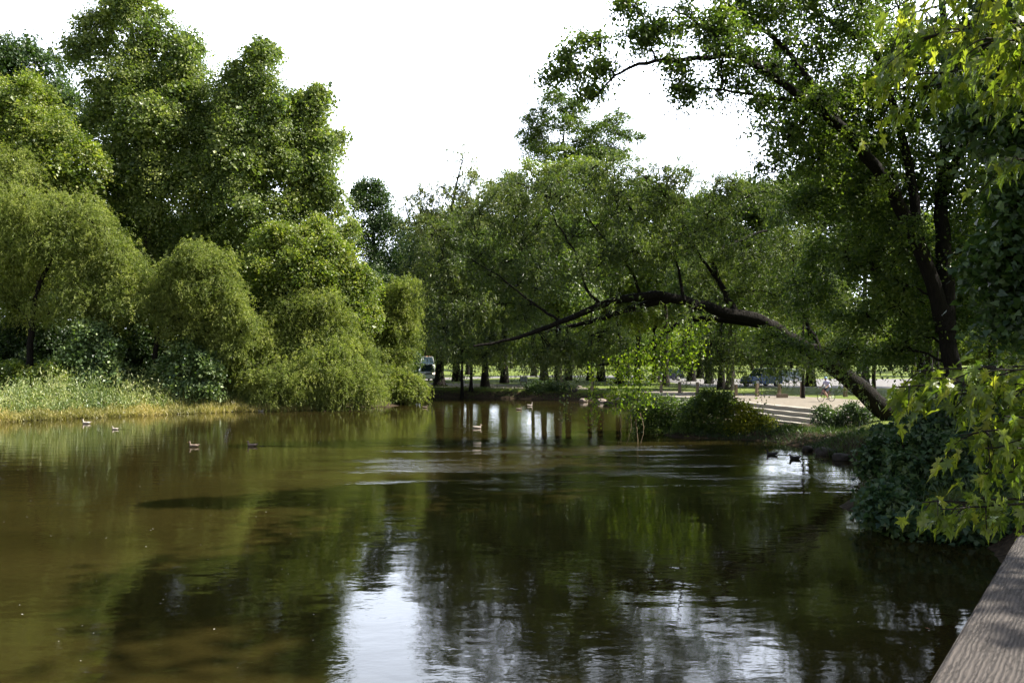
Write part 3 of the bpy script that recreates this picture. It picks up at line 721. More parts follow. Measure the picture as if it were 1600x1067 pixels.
# ---------------------------------------------------------------- the leaning willow on the right bank
b = gpt(1412, 40); Dm = 39
def P3(px, py, D): return at(px, py, D)
main = [b, P3(1380, 640, 40), P3(1345, 608, 40), P3(1290, 563, 39.5), P3(1240, 533, 39.2), P3(1190, 503, 39), P3(1130, 487, 38.6), P3(1070, 470, 38.2), P3(1025, 461, 38)]
ex = []
ex.append(limb([P3(1025, 461, 38), P3(960, 470, 37.6), P3(905, 491, 37.2), P3(850, 513, 36.8), P3(800, 530, 36.4), P3(740, 541, 36)], .23, .05, 5, .015))
ex.append(limb([P3(1050, 466, 38), P3(985, 482, 38.5), P3(920, 503, 38.8), P3(870, 515, 39), P3(820, 522, 39.2)], .20, .05, 5, .015))
ex.append(limb([P3(1200, 508, 39), P3(1130, 500, 39.8), P3(1075, 500, 40), P3(1040, 520, 40), P3(1005, 548, 39.8), P3(960, 566, 39.5), P3(925, 572, 39)], .20, .03, 5, .015))
ex.append(limb([P3(1150, 490, 39), P3(1125, 440, 39.5), P3(1115, 405, 40), P3(1150, 378, 40.4), P3(1200, 360, 41)], .17, .05, 5, .03))
ex.append(limb([P3(940, 478, 37.5), P3(915, 450, 37.6), P3(900, 400, 37.8), P3(870, 350, 38), P3(850, 300, 38.4)], .09, .02, 5, .03))
ex.append(limb([P3(1000, 465, 38), P3(985, 420, 38), P3(940, 370, 38.2), P3(900, 310, 38.6)], .09, .02, 5, .03))
ex.append(limb([P3(880, 503, 37), P3(840, 480, 37), P3(790, 440, 37), P3(730, 400, 37.2)], .08, .02, 5, .03))
ex.append(limb([P3(1070, 470, 38), P3(1060, 420, 38.4), P3(1030, 360, 38.8), P3(1020, 290, 39)], .09, .02, 5, .03))
ex.append(limb([P3(1290, 560, 39.5), P3(1260, 500, 40), P3(1240, 430, 40.5), P3(1230, 340, 41)], .14, .03, 5, .06))
ex.append(limb([P3(1125, 440, 39.4), P3(1080, 380, 39.2), P3(1060, 300, 39.5)], .10, .02, 5, .06))
Lr = [(690, 400, 36, 44, -1), (700, 460, 40, 40, -1), (745, 365, 44, 40), (760, 430, 50, 40), (800, 320, 40, 34), (820, 385, 50, 38), (860, 310, 46, 36), (845, 440, 50, 30), (900, 370, 50, 36, 1),
      (920, 295, 44, 34, 1), (930, 420, 50, 34, -1), (975, 330, 44, 36), (990, 390, 46, 36, -1), (1040, 330, 40, 36), (1050, 400, 46, 34), (1100, 360, 44, 40, 1), (1110, 430, 44, 34, 2.5),
      (1170, 400, 44, 40, 1), (1180, 455, 40, 28, 3), (1235, 390, 36, 44, 2), (1240, 470, 40, 34, 3), (1300, 470, 40, 44, 3), (740, 490, 56, 32, -1), (820, 500, 44, 24), (690, 520, 36, 30, -1, .7),
      (1010, 280, 40, 26, 0, .7), (1070, 285, 40, 24, 0, .7), (1120, 298, 40, 24, 0, .7), (1170, 305, 40, 30, 0, .7), (960, 275, 40, 26, 1, .7), (1230, 310, 40, 34, 1, .7), (780, 545, 50, 18, 0, .7), (840, 562, 50, 16, 1, .5), (760, 560, 44, 16, 1, .4), (920, 566, 50, 16, 2, .5), (1130, 566, 50, 16, 3, .5), (1080, 572, 40, 14, 2, .4), (1220, 574, 40, 12, 3, .4), (720, 552, 34, 16, 0, .4), (1280, 572, 30, 12, 2, .4),
      (880, 548, 50, 24, 0), (950, 540, 44, 28, 1), (1120, 545, 50, 24, 3, .8), (1190, 570, 44, 20, 2, .5), (1200, 520, 50, 24, -1.4, .22), (1280, 570, 44, 26, -1.6, .22), (1090, 480, 50, 20, -1.3, .2), (960, 490, 60, 18, -1.3, .2), (1340, 610, 30, 22, -1.6, .2),  (1330, 540, 40, 30, 1)]
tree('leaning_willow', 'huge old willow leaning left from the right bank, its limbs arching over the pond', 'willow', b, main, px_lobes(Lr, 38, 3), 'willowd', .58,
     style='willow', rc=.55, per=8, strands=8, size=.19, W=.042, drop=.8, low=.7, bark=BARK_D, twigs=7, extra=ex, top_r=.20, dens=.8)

# climbing vines hanging from its limbs
def vine(x0, y0, x1, y1, D, n, sz, label, group, kd='vine', spread=.22, bare=False):
    a, c = at(x0, y0, D), at(x1, y1, D)
    root = empty('hanging_vine', a, label=label, cat='vine', group=group)
    pts, rad = limb([a, a.lerp(c, .5) + Vector((random.uniform(-.2, .2), random.uniform(-.2, .2), 0)), c], .018, .008, 8, .05)
    v, q = tube_arrays([(pts, rad)], 5); link('stem', np_mesh('stem', v, q, smooth=True), BARK_TAN if bare else BARK_D, root, world=True)
    if n:
        u = rng.random(n); Pp = np.array([tuple(p) for p in pts]); i = (u * (len(Pp) - 1)).astype(int)
        pos = Pp[i] + rng.normal(0, spread, (n, 3)) * np.array([1, 1, .5])
        t = rng.normal(0, .5, (n, 3)) + np.array([0, 0, -.8]); nn = rng.normal(0, .8, (n, 3)) + np.array([.3, -.5, .6])
        V, Fc, Tn = place(HEART, pos, t, nn, sz * rng.uniform(.6, 1.3, n), sz * rng.uniform(.7, 1.2, n), np.clip(.5 + .22 * rng.normal(size=n), 0, 1))
        link('leaves', np_mesh('leaves', V, Fc, Tn), LF[kd], root, world=True)
BARK_TAN = plain('dry_root', (.30, .22, .13), .8, 0, .003, 30, .2)
G = 'leafy vines hanging from the leaning willow'
for i, (x0, y0, x1, y1, D, n, lab) in enumerate([
   (880, 512, 884, 665, 36.9, 210, 'dark vine trailing to the water at the left of the vines'), (925, 570, 927, 672, 37.2, 150, 'thin vine left of the bright curtain, ending just above the water'),
   (962, 560, 958, 650, 37.5, 230, 'bright yellow-green vine at the left edge of the curtain'), (978, 555, 975, 640, 37.0, 240, 'bright leafy vine second from the left of the curtain'),
   (995, 550, 992, 655, 37.4, 230, 'long bright vine in the middle of the curtain'), (1010, 540, 1008, 640, 37.1, 230, 'bright vine in the middle right of the curtain'),
   (1030, 520, 1026, 600, 37.8, 220, 'vine hanging where the low limb bends down'), (1050, 510, 1050, 590, 38.0, 220, 'vine with glowing round leaves beside the low limb'),
   (1072, 505, 1074, 580, 38.2, 190, 'short glowing vine under the low limb'), (1095, 505, 1093, 560, 38.5, 150, 'shortest glowing vine close to the main trunk'),
   (1150, 520, 1148, 640, 38.4, 130, 'thin vine in front of the parked blue car'), (1190, 530, 1192, 640, 38.6, 110, 'thin vine hanging above the steps'),
   (860, 520, 858, 600, 37.8, 190, 'short dark vine near the end of the limbs'), (835, 525, 838, 590, 37.9, 150, 'short dark vine above the grey board'), (905, 520, 905, 600, 38.4, 170, 'dark vine above the single bollard')]):
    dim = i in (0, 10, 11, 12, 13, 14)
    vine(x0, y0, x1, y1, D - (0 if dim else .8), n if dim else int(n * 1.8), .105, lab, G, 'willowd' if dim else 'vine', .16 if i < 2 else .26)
G2 = 'bare roots hanging into the water'
for i, (x0, y0, x1, y1) in enumerate([(968, 640, 970, 692), (984, 640, 979, 694), (992, 650, 997, 696), (1000, 645, 1001, 694)]):
    vine(x0, y0, x1, y1, 37.0, 0, .1, ['bare tan root hanging to the water, leftmost of four', 'bare tan root hanging to the water, second from the left', 'bare tan root with a kink at the water, third from the left', 'bare tan root nearest the right bank bushes'][i], G2, bare=True)
vine(838, 520, 812, 604, 60, 0, .1, 'long thin bare shoot slanting down to the far shore', None)

# saplings with slim straight trunks
for px, D, top, lean, lab, L_ in [
   (1255, 62, 330, 2, 'slim straight sapling beside the steps with its trunk down to the path', [(1255, 340, 36, 34), (1240, 400, 40, 34), (1275, 440, 40, 30), (1250, 300, 26, 24)]),
   (1366, 44, 235, -45, 'slim dark sapling with a forked stem between the leaning willow and the near big tree', [(1330, 240, 44, 34), (1350, 300, 44, 34), (1380, 350, 40, 34), (1300, 330, 40, 40), (1340, 390, 50, 34)])]:
    ptree('sapling', lab, 'tree', D, px, [(px, 500), (px - 6, 400), (px + lean, top + 20)], L_, 'willowd', .11, rc=.6, per=30, size=.15, dens=.8, bark=BARK_D, twigs=6, low=.7)

# ---------------------------------------------------------------- the big near tree on the right bank
D = 25.0
b = gpt(1505, D)
main = [b, P3(1500, 640, D), P3(1478, 520, D), P3(1440, 395, D), P3(1395, 305, D - .4), P3(1355, 245, D - .8), P3(1310, 195, D - 1.2)]
ex = [limb([P3(1310, 195, D - 1.2), P3(1270, 165, D - 1.6), P3(1215, 125, D - 2), P3(1150, 88, D - 2.3), P3(1090, 92, D - 2.5), P3(1010, 98, D - 2.7), P3(960, 120, D - 2.8), P3(925, 155, D - 2.9)], .15, .02, 5, .015),
      limb([P3(1310, 195, D - 1.2), P3(1275, 140, D - 1), P3(1225, 75, D - .8), P3(1170, 30, D - .6), P3(1105, -10, D - .4)], .13, .03, 5, .015),
      limb([P3(1478, 520, D), P3(1475, 400, D + .5), P3(1470, 300, D + 1), P3(1480, 200, D + 1.2), P3(1475, 60, D + 1.4), P3(1470, -120, D + 1.6)], .30, .08, 5, .02),
      limb([P3(1440, 395, D), P3(1420, 260, D + .5), P3(1390, 150, D + .8), P3(1360, 70, D + 1), P3(1290, 30, D + 1), P3(1235, -20, D + 1)], .17, .04, 5, .02),
      limb([P3(1260, 160, D - 1.6), P3(1200, 152, D - 2), P3(1150, 145, D - 2.2), P3(1100, 140, D - 2.4), P3(1060, 170, D - 2.5)], .06, .012, 5, .015),
      limb([P3(1470, 300, D + 1), P3(1520, 200, D + .6), P3(1560, 120, D), P3(1620, 20, D - .6)], .16, .05, 5, .03),
      limb([P3(1150, 88, D - 2.3), P3(1110, 50, D - 2.3), P3(1060, 20, D - 2.4), P3(1000, 8, D - 2.5)], .05, .01, 5, .03)]
Lb = [(1335, 225, 30, 24, -1.6, .5), (1385, 295, 30, 28, -1.2, .5), (1275, 165, 34, 24, -2.2, .5), (1420, 370, 30, 30, -.9, .4), (1130, 90, 40, 22, -2.6, .6), (1100, -60, 60, 36, -2), (1220, -80, 70, 40, -1), (1350, -90, 80, 44, 0), (1220, 200, 40, 30, 0, .8), (1290, 210, 46, 40, 2), (1250, 250, 40, 34, 3), (1340, 150, 50, 44, 2), (1450, 240, 60, 60, 3), (1290, 290, 50, 44, 4), (1360, 60, 60, 40, 3),
      (1240, 130, 56, 44, 1), (1300, 170, 56, 50, 1), (1360, 260, 60, 50, 2), (1420, 140, 60, 60, 2), (1270, 320, 50, 46, 2), (1310, 400, 50, 50, 3), (1260, 460, 44, 44, 4), (1380, 330, 60, 60, 3), (1430, 470, 60, 60, 3), (1500, 400, 60, 70, 3), (1210, 270, 34, 30, 1, .6), (1540, 120, 70, 80, 2), (1150, 20, 50, 34, -1), (1230, 0, 60, 40, 0), (1340, -20, 80, 40, 1), (1310, 560, 60, 26, 4, .7), (1230, 540, 50, 26, 5, .6),
      (890, 95, 26, 14, -2.5, .8), (925, 70, 28, 14, -2.5, .8), (880, 118, 20, 8, -2.5, .7), (955, 110, 26, 14, -2.5, .8), (985, 60, 34, 20, -2.5, .8), (920, 150, 16, 11, -2.6, .7), (1030, 50, 40, 28, -2.4), (1000, 15, 36, 20, -2.3),
      (1060, 100, 34, 22, -2.4, .9), (1090, 40, 44, 34, -2.2), (1080, 145, 24, 18, -2.3, .7), (1140, 60, 46, 36, -2), (1130, 130, 36, 26, -2, .9), (1200, 30, 50, 40, -1), (1190, 110, 46, 34, -1.6), (1185, 175, 30, 20, -2, .7),
      (1260, 70, 56, 44, 0), (1260, 170, 46, 34, -1), (1230, 220, 34, 26, -1, .7), (1330, 50, 60, 50, 0), (1330, 140, 54, 40, 0), (1280, 250, 46, 40, 0), (1340, 220, 50, 40, 1), (1400, 100, 60, 60, 1), (1400, 200, 56, 50, 1),
      (1340, 310, 50, 44, 1), (1420, 290, 50, 46, 1), (1470, 60, 60, 60, 1), (1480, 170, 60, 60, 1), (1490, 300, 56, 60, 1), (1400, 390, 50, 44, 1), (1470, 430, 56, 50, 1), (1340, 420, 44, 40, 1.5), (1540, 380, 56, 60, 1),
      (1560, 200, 60, 80, 1), (1560, 60, 60, 60, 1), (1390, 470, 50, 40, 1), (1330, 500, 44, 30, 1), (1440, 520, 54, 36, 1), (1540, 500, 60, 50, 1), (1400, 560, 46, 26, 1.5, .8), (1580, 600, 60, 40, 3), (1620, 300, 50, 120, 2), (1460, 610, 60, 30, 3)]
tree('box_elder', 'big spreading tree on the right bank, its thick leaning limb reaching across the sky', 'tree', b, main, px_lobes(Lb, D, 2), 'park', .31,
     rc=.42, per=52, size=.115, dens=.85, low=.8, inner=.3, bark=BARK_D, twigs=8, extra=ex, top_r=.15, jitter=.9, aspect=.55)

# dense dark broadleaf behind the rail at the right edge
b = Vector((16.5, 15.5, .8))
tree('basswood_tree', 'dark dense tree at the right edge behind the near maple branches', 'tree', b, [b, b + Vector((0, 0, 3)), b + Vector((-.3, .3, 7)), b + Vector((-.5, .3, 12))],
     px_lobes([(1590, 60, 90, 60), (1560, 190, 60, 50), (1600, 300, 60, 60), (1570, 400, 40, 44), (1620, 480, 70, 60), (1680, 200, 80, 160), (1700, 420, 90, 120), (1600, -60, 120, 70), (1750, 60, 120, 120), (1650, -250, 160, 160), (1800, -150, 160, 160), (1500, -260, 120, 120), (1900, 80, 140, 140), (1640, -480, 200, 140), (1850, -400, 180, 160)], 15),
     'deep', .35, rc=.45, per=40, size=.13, dens=.95, low=.8, twigs=6, bark=BARK_D, template=HEART, aspect=.9)

# creeper-covered bush over the water
b = Vector((12.0, 20.5, .6))
tree('creeper_bush', 'dark bluish-green creeper mound spilling down the right bank into the water', 'bush', b, [b, b + Vector((0, 0, 1.2))],
     px_lobes([(1440, 670, 40, 26, 2), (1500, 650, 50, 40, 2), (1420, 720, 44, 36), (1480, 720, 56, 46), (1400, 775, 34, 34, -.6), (1450, 785, 46, 30, -.6), (1560, 700, 60, 60), (1540, 780, 60, 36, -.8), (1600, 780, 50, 40, -1), (1590, 640, 60, 40, 2), (1375, 720, 26, 30, 1.5), (1385, 800, 30, 26, -1.6), (1440, 815, 44, 22, -2), (1500, 825, 44, 20, -2.4), (1560, 820, 40, 24, -2.6), (1395, 690, 30, 26, 3), (1460, 640, 34, 24, 4)], 20),
     'ivy', .12, rc=.34, per=34, size=.125, dens=1.0, low=1.0, inner=.3, template=HEART, aspect=.95, twigs=4, jitter=.6)

# ---------------------------------------------------------------- near maple: branches reaching in from the right
MB = Vector((5.6, 6.2, 1.0))
root = empty('silver_maple', MB, label='near silver maple reaching in from the right with large jagged sunlit leaves', cat='tree')
trunk = [MB, MB + Vector((.05, 0, 1.5)), MB + Vector((.2, .1, 4)), MB + Vector((.1, .1, 7)), MB + Vector((0, 0, 10))]
tp = limb(trunk, .26, .10, 6, .02)
paths = [tp]; leafpos, leafdir, leafn = [], [], []
def mbranch(z0, tip, n_sub, r=.03, sub_len=.55, dens=1.0, sag=.12):
    a = MB + Vector((0, 0, z0 - MB.z)); c = Vector(tip); Lb_ = (c - a).length
    p, rad = limb([a, a.lerp(c, .35) + Vector((0, 0, sag * Lb_)), a.lerp(c, .72) + Vector((0, 0, sag * .7 * Lb_)), c], r, .005, 6, .015)
    paths.append((p, rad))
    m_ = len(p)
    for i in range(n_sub):
        t_ = random.uniform(.38, 1); j = min(m_ - 2, int(t_ * (m_ - 1))); s = p[j]; d = (p[j + 1] - p[j]).normalized()
        side = Vector((random.gauss(0, 1), random.gauss(0, 1), random.gauss(0, .5))); side -= d * side.dot(d); side.normalize()
        e = s + (d * .8 + side).normalized() * sub_len * random.uniform(.5, 1.1) + Vector((0, 0, -.12))
        q, qr = limb([s, s.lerp(e, .5) + Vector((0, 0, .04)), e], .007, .003, 4, .01); paths.append((q, qr))
        for h_ in range(int(9 * dens)):
            u_ = random.uniform(.25, 1.0); g_ = q[int(u_ * (len(q) - 1))]
            o = Vector((random.gauss(0, .06), random.gauss(0, .06), random.gauss(-.03, .045)))
            leafpos.append(g_ + o); out_ = (e - s).normalized() * .6 + Vector((random.gauss(0, .6), random.gauss(0, .6), -.75 + random.gauss(0, .25)))
            leafdir.append(out_); leafn.append(Vector((random.gauss(0, .45) , random.gauss(-.25, .4), 1)))
def T(px, py, D): return at(px, py, D)
# upper boughs
for (z0, px, py, D, ns_, sl) in [(6.4, 1395, 30, 5.6, 16, .36), (6.0, 1440, 60, 5.3, 16, .38), (6.6, 1470, -10, 5.0, 14, .4), (5.6, 1400, 120, 6.0, 10, .32), (5.4, 1380, 140, 6.2, 9, .26), (5.8, 1500, 110, 5.4, 18, .40),
                                 (5.4, 1540, 60, 4.8, 16, .4), (5.6, 1560, 150, 5.2, 16, .42), (6.8, 1540, -60, 5.2, 16, .5), (5.0, 1560, 250, 6.4, 6, .3), (7.2, 1420, -60, 6.0, 14, .5)]:
    mbranch(z0, T(px, py, D), ns_, .028, sl)
# lower boughs
for (z0, px, py, D, ns_, sl) in [(3.6, 1400, 605, 5.9, 12, .26), (3.7, 1425, 580, 6.0, 12, .24), (3.5, 1450, 620, 5.7, 16, .28), (3.6, 1500, 610, 5.5, 20, .32), (3.7, 1545, 580, 5.4, 18, .34), (3.3, 1500, 680, 5.4, 12, .26), (3.2, 1540, 700, 5.1, 16, .30),
                                 (3.2, 1570, 650, 5.0, 18, .34), (2.9, 1530, 740, 5.3, 8, .22), (2.6, 1440, 785, 5.5, 7, .15), (2.6, 1470, 795, 5.4, 5, .14), (3.4, 1590, 600, 5.2, 18, .36), (3.0, 1590, 700, 4.9, 12, .3)]:
    mbranch(z0, T(px, py, D), ns_, .02, sl, sag=.05)
# boughs out of frame on the sun side, they dapple the rail
for i in range(26):
    mbranch(random.uniform(4.6, 6.8), (random.uniform(2.2, 5.2), random.uniform(.6, 3.6), random.uniform(5.2, 7.8)), 14, .03, .45, 1.0)
v, q = tube_arrays(paths[:1], 14, .04); v2, q2 = tube_arrays(paths[1:], 5)
link('trunk', np_mesh('trunk', np.concatenate([v, v2]), np.concatenate([q, q2 + len(v)]), smooth=True), BARK, root, world=True)
lp = np.array([tuple(x) for x in leafpos]); ld = np.array([tuple(x) for x in leafdir]); ln_ = np.array([tuple(x) for x in leafn])
V, Fc, Tn = place(MAPLE, lp, ld, ln_, rng.uniform(.08, .145, len(lp)), rng.uniform(.065, .115, len(lp)), np.clip(.5 + .2 * rng.normal(size=len(lp)), 0, 1))
link('crown', np_mesh('crown', V, Fc, Tn), LF['near'], root, world=True)

# ---------------------------------------------------------------- plants, rocks and logs on the right bank
def bank_bush(lab, D, bpx, L_, kd, size, style='broad', **k):
    ptree('bank_bush', lab, 'bush', D, bpx, [(L_[0][0], L_[0][1] + 8)], L_, kd, .035, rc=.35, per=26, size=size, low=1.0, inner=.35, twigs=4, group='bushes on the right bank', aspect=.6, **k)
bank_bush('dark green grassy bush at the left tip of the right bank, beside the hanging roots', 42.5, 1030, [(1020, 645, 26, 20), (1050, 655, 30, 20), (1010, 668, 24, 14), (1045, 675, 34, 12), (1000, 655, 14, 18)], 'park', .12)
bank_bush('leafy green bush in the middle of the right bank, left of the golden one', 41, 1110, [(1090, 640, 26, 20), (1120, 650, 26, 22), (1080, 665, 28, 16), (1120, 675, 34, 12), (1105, 625, 18, 14), (1130, 628, 16, 12)], 'park', .13)
bank_bush('tall grassy bush on the bank hiding the left end of the steps', 46, 1080, [(1050, 634, 26, 12), (1085, 634, 24, 12), (1120, 636, 20, 10), (1025, 632, 20, 12)], 'park', .12)
bank_bush('golden yellow-green bush in full sun below the steps', 40.5, 1170, [(1158, 648, 22, 16), (1176, 658, 22, 16), (1150, 668, 22, 12), (1186, 670, 22, 9), (1198, 664, 12, 10)], 'gold', .12)
bank_bush('low shaded bush at the foot of the steps', 39.5, 1240, [(1225, 678, 24, 8), (1255, 680, 26, 8), (1240, 674, 18, 8)], 'park', .12)
bank_bush('dim grassy bush beneath the leaning trunk', 41, 1310, [(1290, 655, 26, 18), (1325, 650, 26, 20), (1310, 672, 34, 12), (1350, 660, 20, 20)], 'deep', .12)
bank_bush('small dark bush on the far shore right of the grey board', 79.5, 850, [(838, 603, 14, 7), (858, 604, 16, 8), (846, 609, 20, 6)], 'deep', .16)
bank_bush('small leafy bush at the foot of the ivy-clad tree', 78.5, 878, [(872, 606, 14, 9), (888, 609, 12, 6)], 'deep', .16)

# rough grass on the banks (uncountable)
def right_region(n): return rng.uniform(5, 22, n), rng.uniform(17, 62, n)
def h_right(X, Y, d):
    on = (d > .1) & (d < 3.2) & (Y < 44.5)
    return np.where(on, .26 + .2 * np.sin(X * 1.4 + Y) + .1 * rng.random(len(X)), -1)
tag(link('bank_grass', np_mesh('bank_grass', *scatter_weeds(130000, right_region, h_right, .24, .022, .5, 3)), LF['deep']), 'rough grass growing along the shaded right bank', 'grass', kind='stuff')
def far_region(n): return rng.uniform(-16, 12, n), rng.uniform(66, 90, n)
def h_far(X, Y, d): return np.where((d > .4) & (d < 2.6), .22 + .18 * np.sin(X * 1.1) ** 2, -1)
tag(link('shore_grass', np_mesh('shore_grass', *scatter_weeds(60000, far_region, h_far, .22, .03, .5, 4)), LF['park']), 'short grass fringe along the far shore below the path', 'grass', kind='stuff')

ROCK = plain('rock', (.045, .038, .032), .85, 0, .03, 7, .35, .35)
ROCK_L = plain('pale_rock', (.26, .21, .17), .85, 0, .03, 7, .3, .3)
def rock(x, y, z, s, mat, lab, grp, seed):
    bm = bmesh.new(); bmesh.ops.create_icosphere(bm, subdivisions=3, radius=1)
    for v_ in bm.verts:
        q_ = v_.co * 1.1 + Vector((seed * 3.1, seed, 0)); f_ = 1 + .35 * mnoise.noise(q_) + .12 * mnoise.noise(q_ * 3.1)
        c_ = v_.co * f_; v_.co = Vector((c_.x * s[0], c_.y * s[1], c_.z * s[2]))
        for ax_ in range(3): v_.co[ax_] = max(-s[ax_] * .86, min(s[ax_] * .86, v_.co[ax_]))
    o = link('rock', bm_mesh('rock', bm, True), mat); o.location = (x, y, z); o.rotation_euler = (0, 0, seed * 1.7)
    tag(o, lab, 'rock', grp)
rk = [(1290, 708, .5, 'flat dark rock at the waterline nearest the two dark ducks'), (1315, 716, .42, 'dark rounded rock right of the flat one at the waterline'), (1335, 708, .55, 'largest dark rock under the overhanging soil ledge'),
      (1352, 722, .4, 'dark rock between the soil ledge and the creeper mound'), (1368, 714, .5, 'dark rock tucked against the creeper mound'), (1262, 702, .32, 'small rock at the left end of the dark rocks'), (1305, 700, .4, 'rock behind the flat dark rock'),
      (1345, 700, .45, 'rock up the bank behind the largest dark one')]
for i, (px, py, s, lab) in enumerate(rk):
    Dd = 4 * F / (py - 560) * .985; x = (px - 800) / F * Dd; rock(x, Dd, .08 + .1 * (i > 5), (s, s * .8, s * .5), ROCK, lab, 'dark rocks under the right bank', i + 1)
fr = [(896, 618, .6), (912, 621, .5), (928, 617, .55), (940, 622, .6), (955, 618, .5), (905, 612, .4), (950, 625, .45), (968, 623, .5)]
for i, (px, py, s) in enumerate(fr):
    Dd = 3.6 * F / (py - 560); x = (px - 800) / F * Dd; g_ = float(ground_z(x, Dd))
    rock(x, Dd, max(.1, g_), (s, s * .8, s * .5), ROCK_L if i % 2 else ROCK, ['brown rock at the left end of the far shore rocks', 'pale rock at the waterline, second on the far shore', 'dark rock below the single bollard', 'pale rock right of the single bollard',
         'dark rock at the right of the far shore rocks', 'small pale rock topmost of the far shore rocks', 'dark low rock at the waterline by the vines', 'pale rock next to the hanging vines on the far shore'][i], 'rocks on the far shore', i + 20)
for i, (px, py, s) in enumerate([(1400, 815, .4), (1430, 826, .45), (1475, 832, .5), (1520, 838, .42), (1560, 842, .5)]):
    Dd = 3.95 * F / (py - 560); x = (px - 800) / F * Dd
    rock(x, Dd, .1, (s, s * .8, s * .55), ROCK, ['dark wet rock under the left edge of the creeper mound', 'second dark rock from the left under the creeper mound', 'middle dark rock below the creeper mound', 'dark rock right of the middle one under the creeper', 'dark rock nearest the corner of the timber rail'][i], 'wet rocks under the creeper mound', i + 40)
a, c = at(1298, 703, 34.6), at(1328, 697, 34.4)
v, q = tube_arrays([limb([a, a.lerp(c, .5) + Vector((0, 0, .05)), c], .07, .04, 5, .02)], 8, .08)
tag(link('driftwood', np_mesh('driftwood', v, q, smooth=True), BARK), 'short grey piece of driftwood lying on the dark rocks', 'driftwood')

# ---------------------------------------------------------------- posts, board, block
WOODP = plain('weathered_post', (.22, .17, .12), .85, 0, .01, 9, .3, .2)
def post(px, py_base, h_, w_, lab):
    D_ = 3.1 * F / (py_base - 560); x = (px - 800) / F * D_
    bm = bmesh.new(); bx(bm, (0, 0, h_ / 2 - .1), (w_, w_, h_ + .2), rz=random.uniform(-.4, .4), bev=.03)
    tops = [v_ for v_ in bm.verts if v_.co.z > h_ - .05]
    bmesh.ops.scale(bm, vec=(.82, .82, 1), verts=tops)
    o = link('wooden_bollard', bm_mesh('wooden_bollard', bm), WOODP); o.location = (x, D_, .9)
    tag(o, lab, 'bollard', 'wooden bollards between the path and the lawn')
post(925, 611, 1.05, .30, 'single wooden bollard in the gap left of the hanging vines')
post(1033, 613.5, 1.05, .27, 'wooden bollard just right of the hanging vines')
post(1062, 614, 1.0, .27, 'wooden bollard second from the hanging vines on the right')
post(1090, 616, 1.05, .27, 'wooden bollard left of the slim dark tree')
post(1150, 618.5, .95, .27, 'wooden bollard below the front wheel of the blue car')
post(1183, 619.5, 1.1, .27, 'wooden bollard below the door of the blue car')
post(1218, 619, 1.0, .27, 'wooden bollard behind the low timber block')
post(1253, 621, 1.25, .28, 'tallest wooden bollard left of the cyclist')
post(1321, 620, 1.15, .30, 'wooden bollard right of the cyclist, next to the leaning trunk')
D_ = 3.1 * F / 61.5; bm = bmesh.new(); bx(bm, (0, 0, .16), (.85, .3, .34), bev=.03)
o = link('timber_block', bm_mesh('timber_block', bm), WOODP); o.location = ((1222 - 800) / F * D_, D_, .9); tag(o, 'low timber block lying on the edge of the gravel path', 'block')
D_ = 90; x = (818 - 800) / F * D_
r_ = empty('notice_board', (x, D_, .9), label='small grey notice board on short legs standing on the lawn', cat='sign')
bm = bmesh.new(); bx(bm, (0, 0, .78), (.78, .05, .55), bev=.01); link('panel', bm_mesh('panel', bm), plain('board_grey', (.20, .24, .27), .5, 0, 0, 6, .1), r_)
for sx in (-.32, .32):
    bm = bmesh.new(); bx(bm, (sx, .06, .5), (.07, .07, 1.1), bev=.01); link('leg', bm_mesh('leg', bm), WOODP, r_)
D_ = 89; x = (725 - 800) / F * D_
r_ = empty('path_lamp', (x, D_, .9), label='short post with a round white head beside the road left of centre', cat='post')
v, q = tube_arrays([([Vector((0, 0, -.1)), Vector((0, 0, .9))], [.06, .05])], 10); link('post', np_mesh('post', v, q, smooth=True), plain('white_metal', (.6, .6, .58), .5), r_)
bm = bmesh.new(); bmesh.ops.create_uvsphere(bm, u_segments=16, v_segments=10, radius=.17); bmesh.ops.translate(bm, vec=(0, 0, 1.03), verts=bm.verts)
link('head', bm_mesh('head', bm, True), plain('white_head', (.8, .8, .78), .4), r_)

# ---------------------------------------------------------------- vehicles
GLASS = plain('car_glass', (.03, .05, .06), .05, 0, 0, 3, .05, .8)
TYRE = plain('tyre_rubber', (.02, .02, .02), .85); RIM = plain('rim_metal', (.45, .45, .46), .35, .8)
LAMP = plain('lamp_glass', (.75, .74, .70), .15, 0, 0, 9, .05, .8); BLK = plain('black_trim', (.02, .02, .022), .5)
LIT = bpy.data.materials.new('lit_headlight'); LIT.use_nodes = True
LIT.node_tree.nodes['Principled BSDF'].inputs['Emission Color'].default_value = (1, .72, .5, 1); LIT.node_tree.nodes['Principled BSDF'].inputs['Emission Strength'].default_value = 2.5
def prism(bm, prof, hw, taper=None):
    """side profile (x, z) extruded across the width; taper(z) narrows it upwards"""
    A = [bm.verts.new((x, -(hw * (taper(z) if taper else 1)), z)) for x, z in prof]
    B = [bm.verts.new((x, (hw * (taper(z) if taper else 1)), z)) for x, z in prof]
    n_ = len(prof); bm.faces.new(A[::-1]); bm.faces.new(B)
    for i in range(n_): bm.faces.new((A[i], A[(i + 1) % n_], B[(i + 1) % n_], B[i]))
    bmesh.ops.recalc_face_normals(bm, faces=bm.faces)
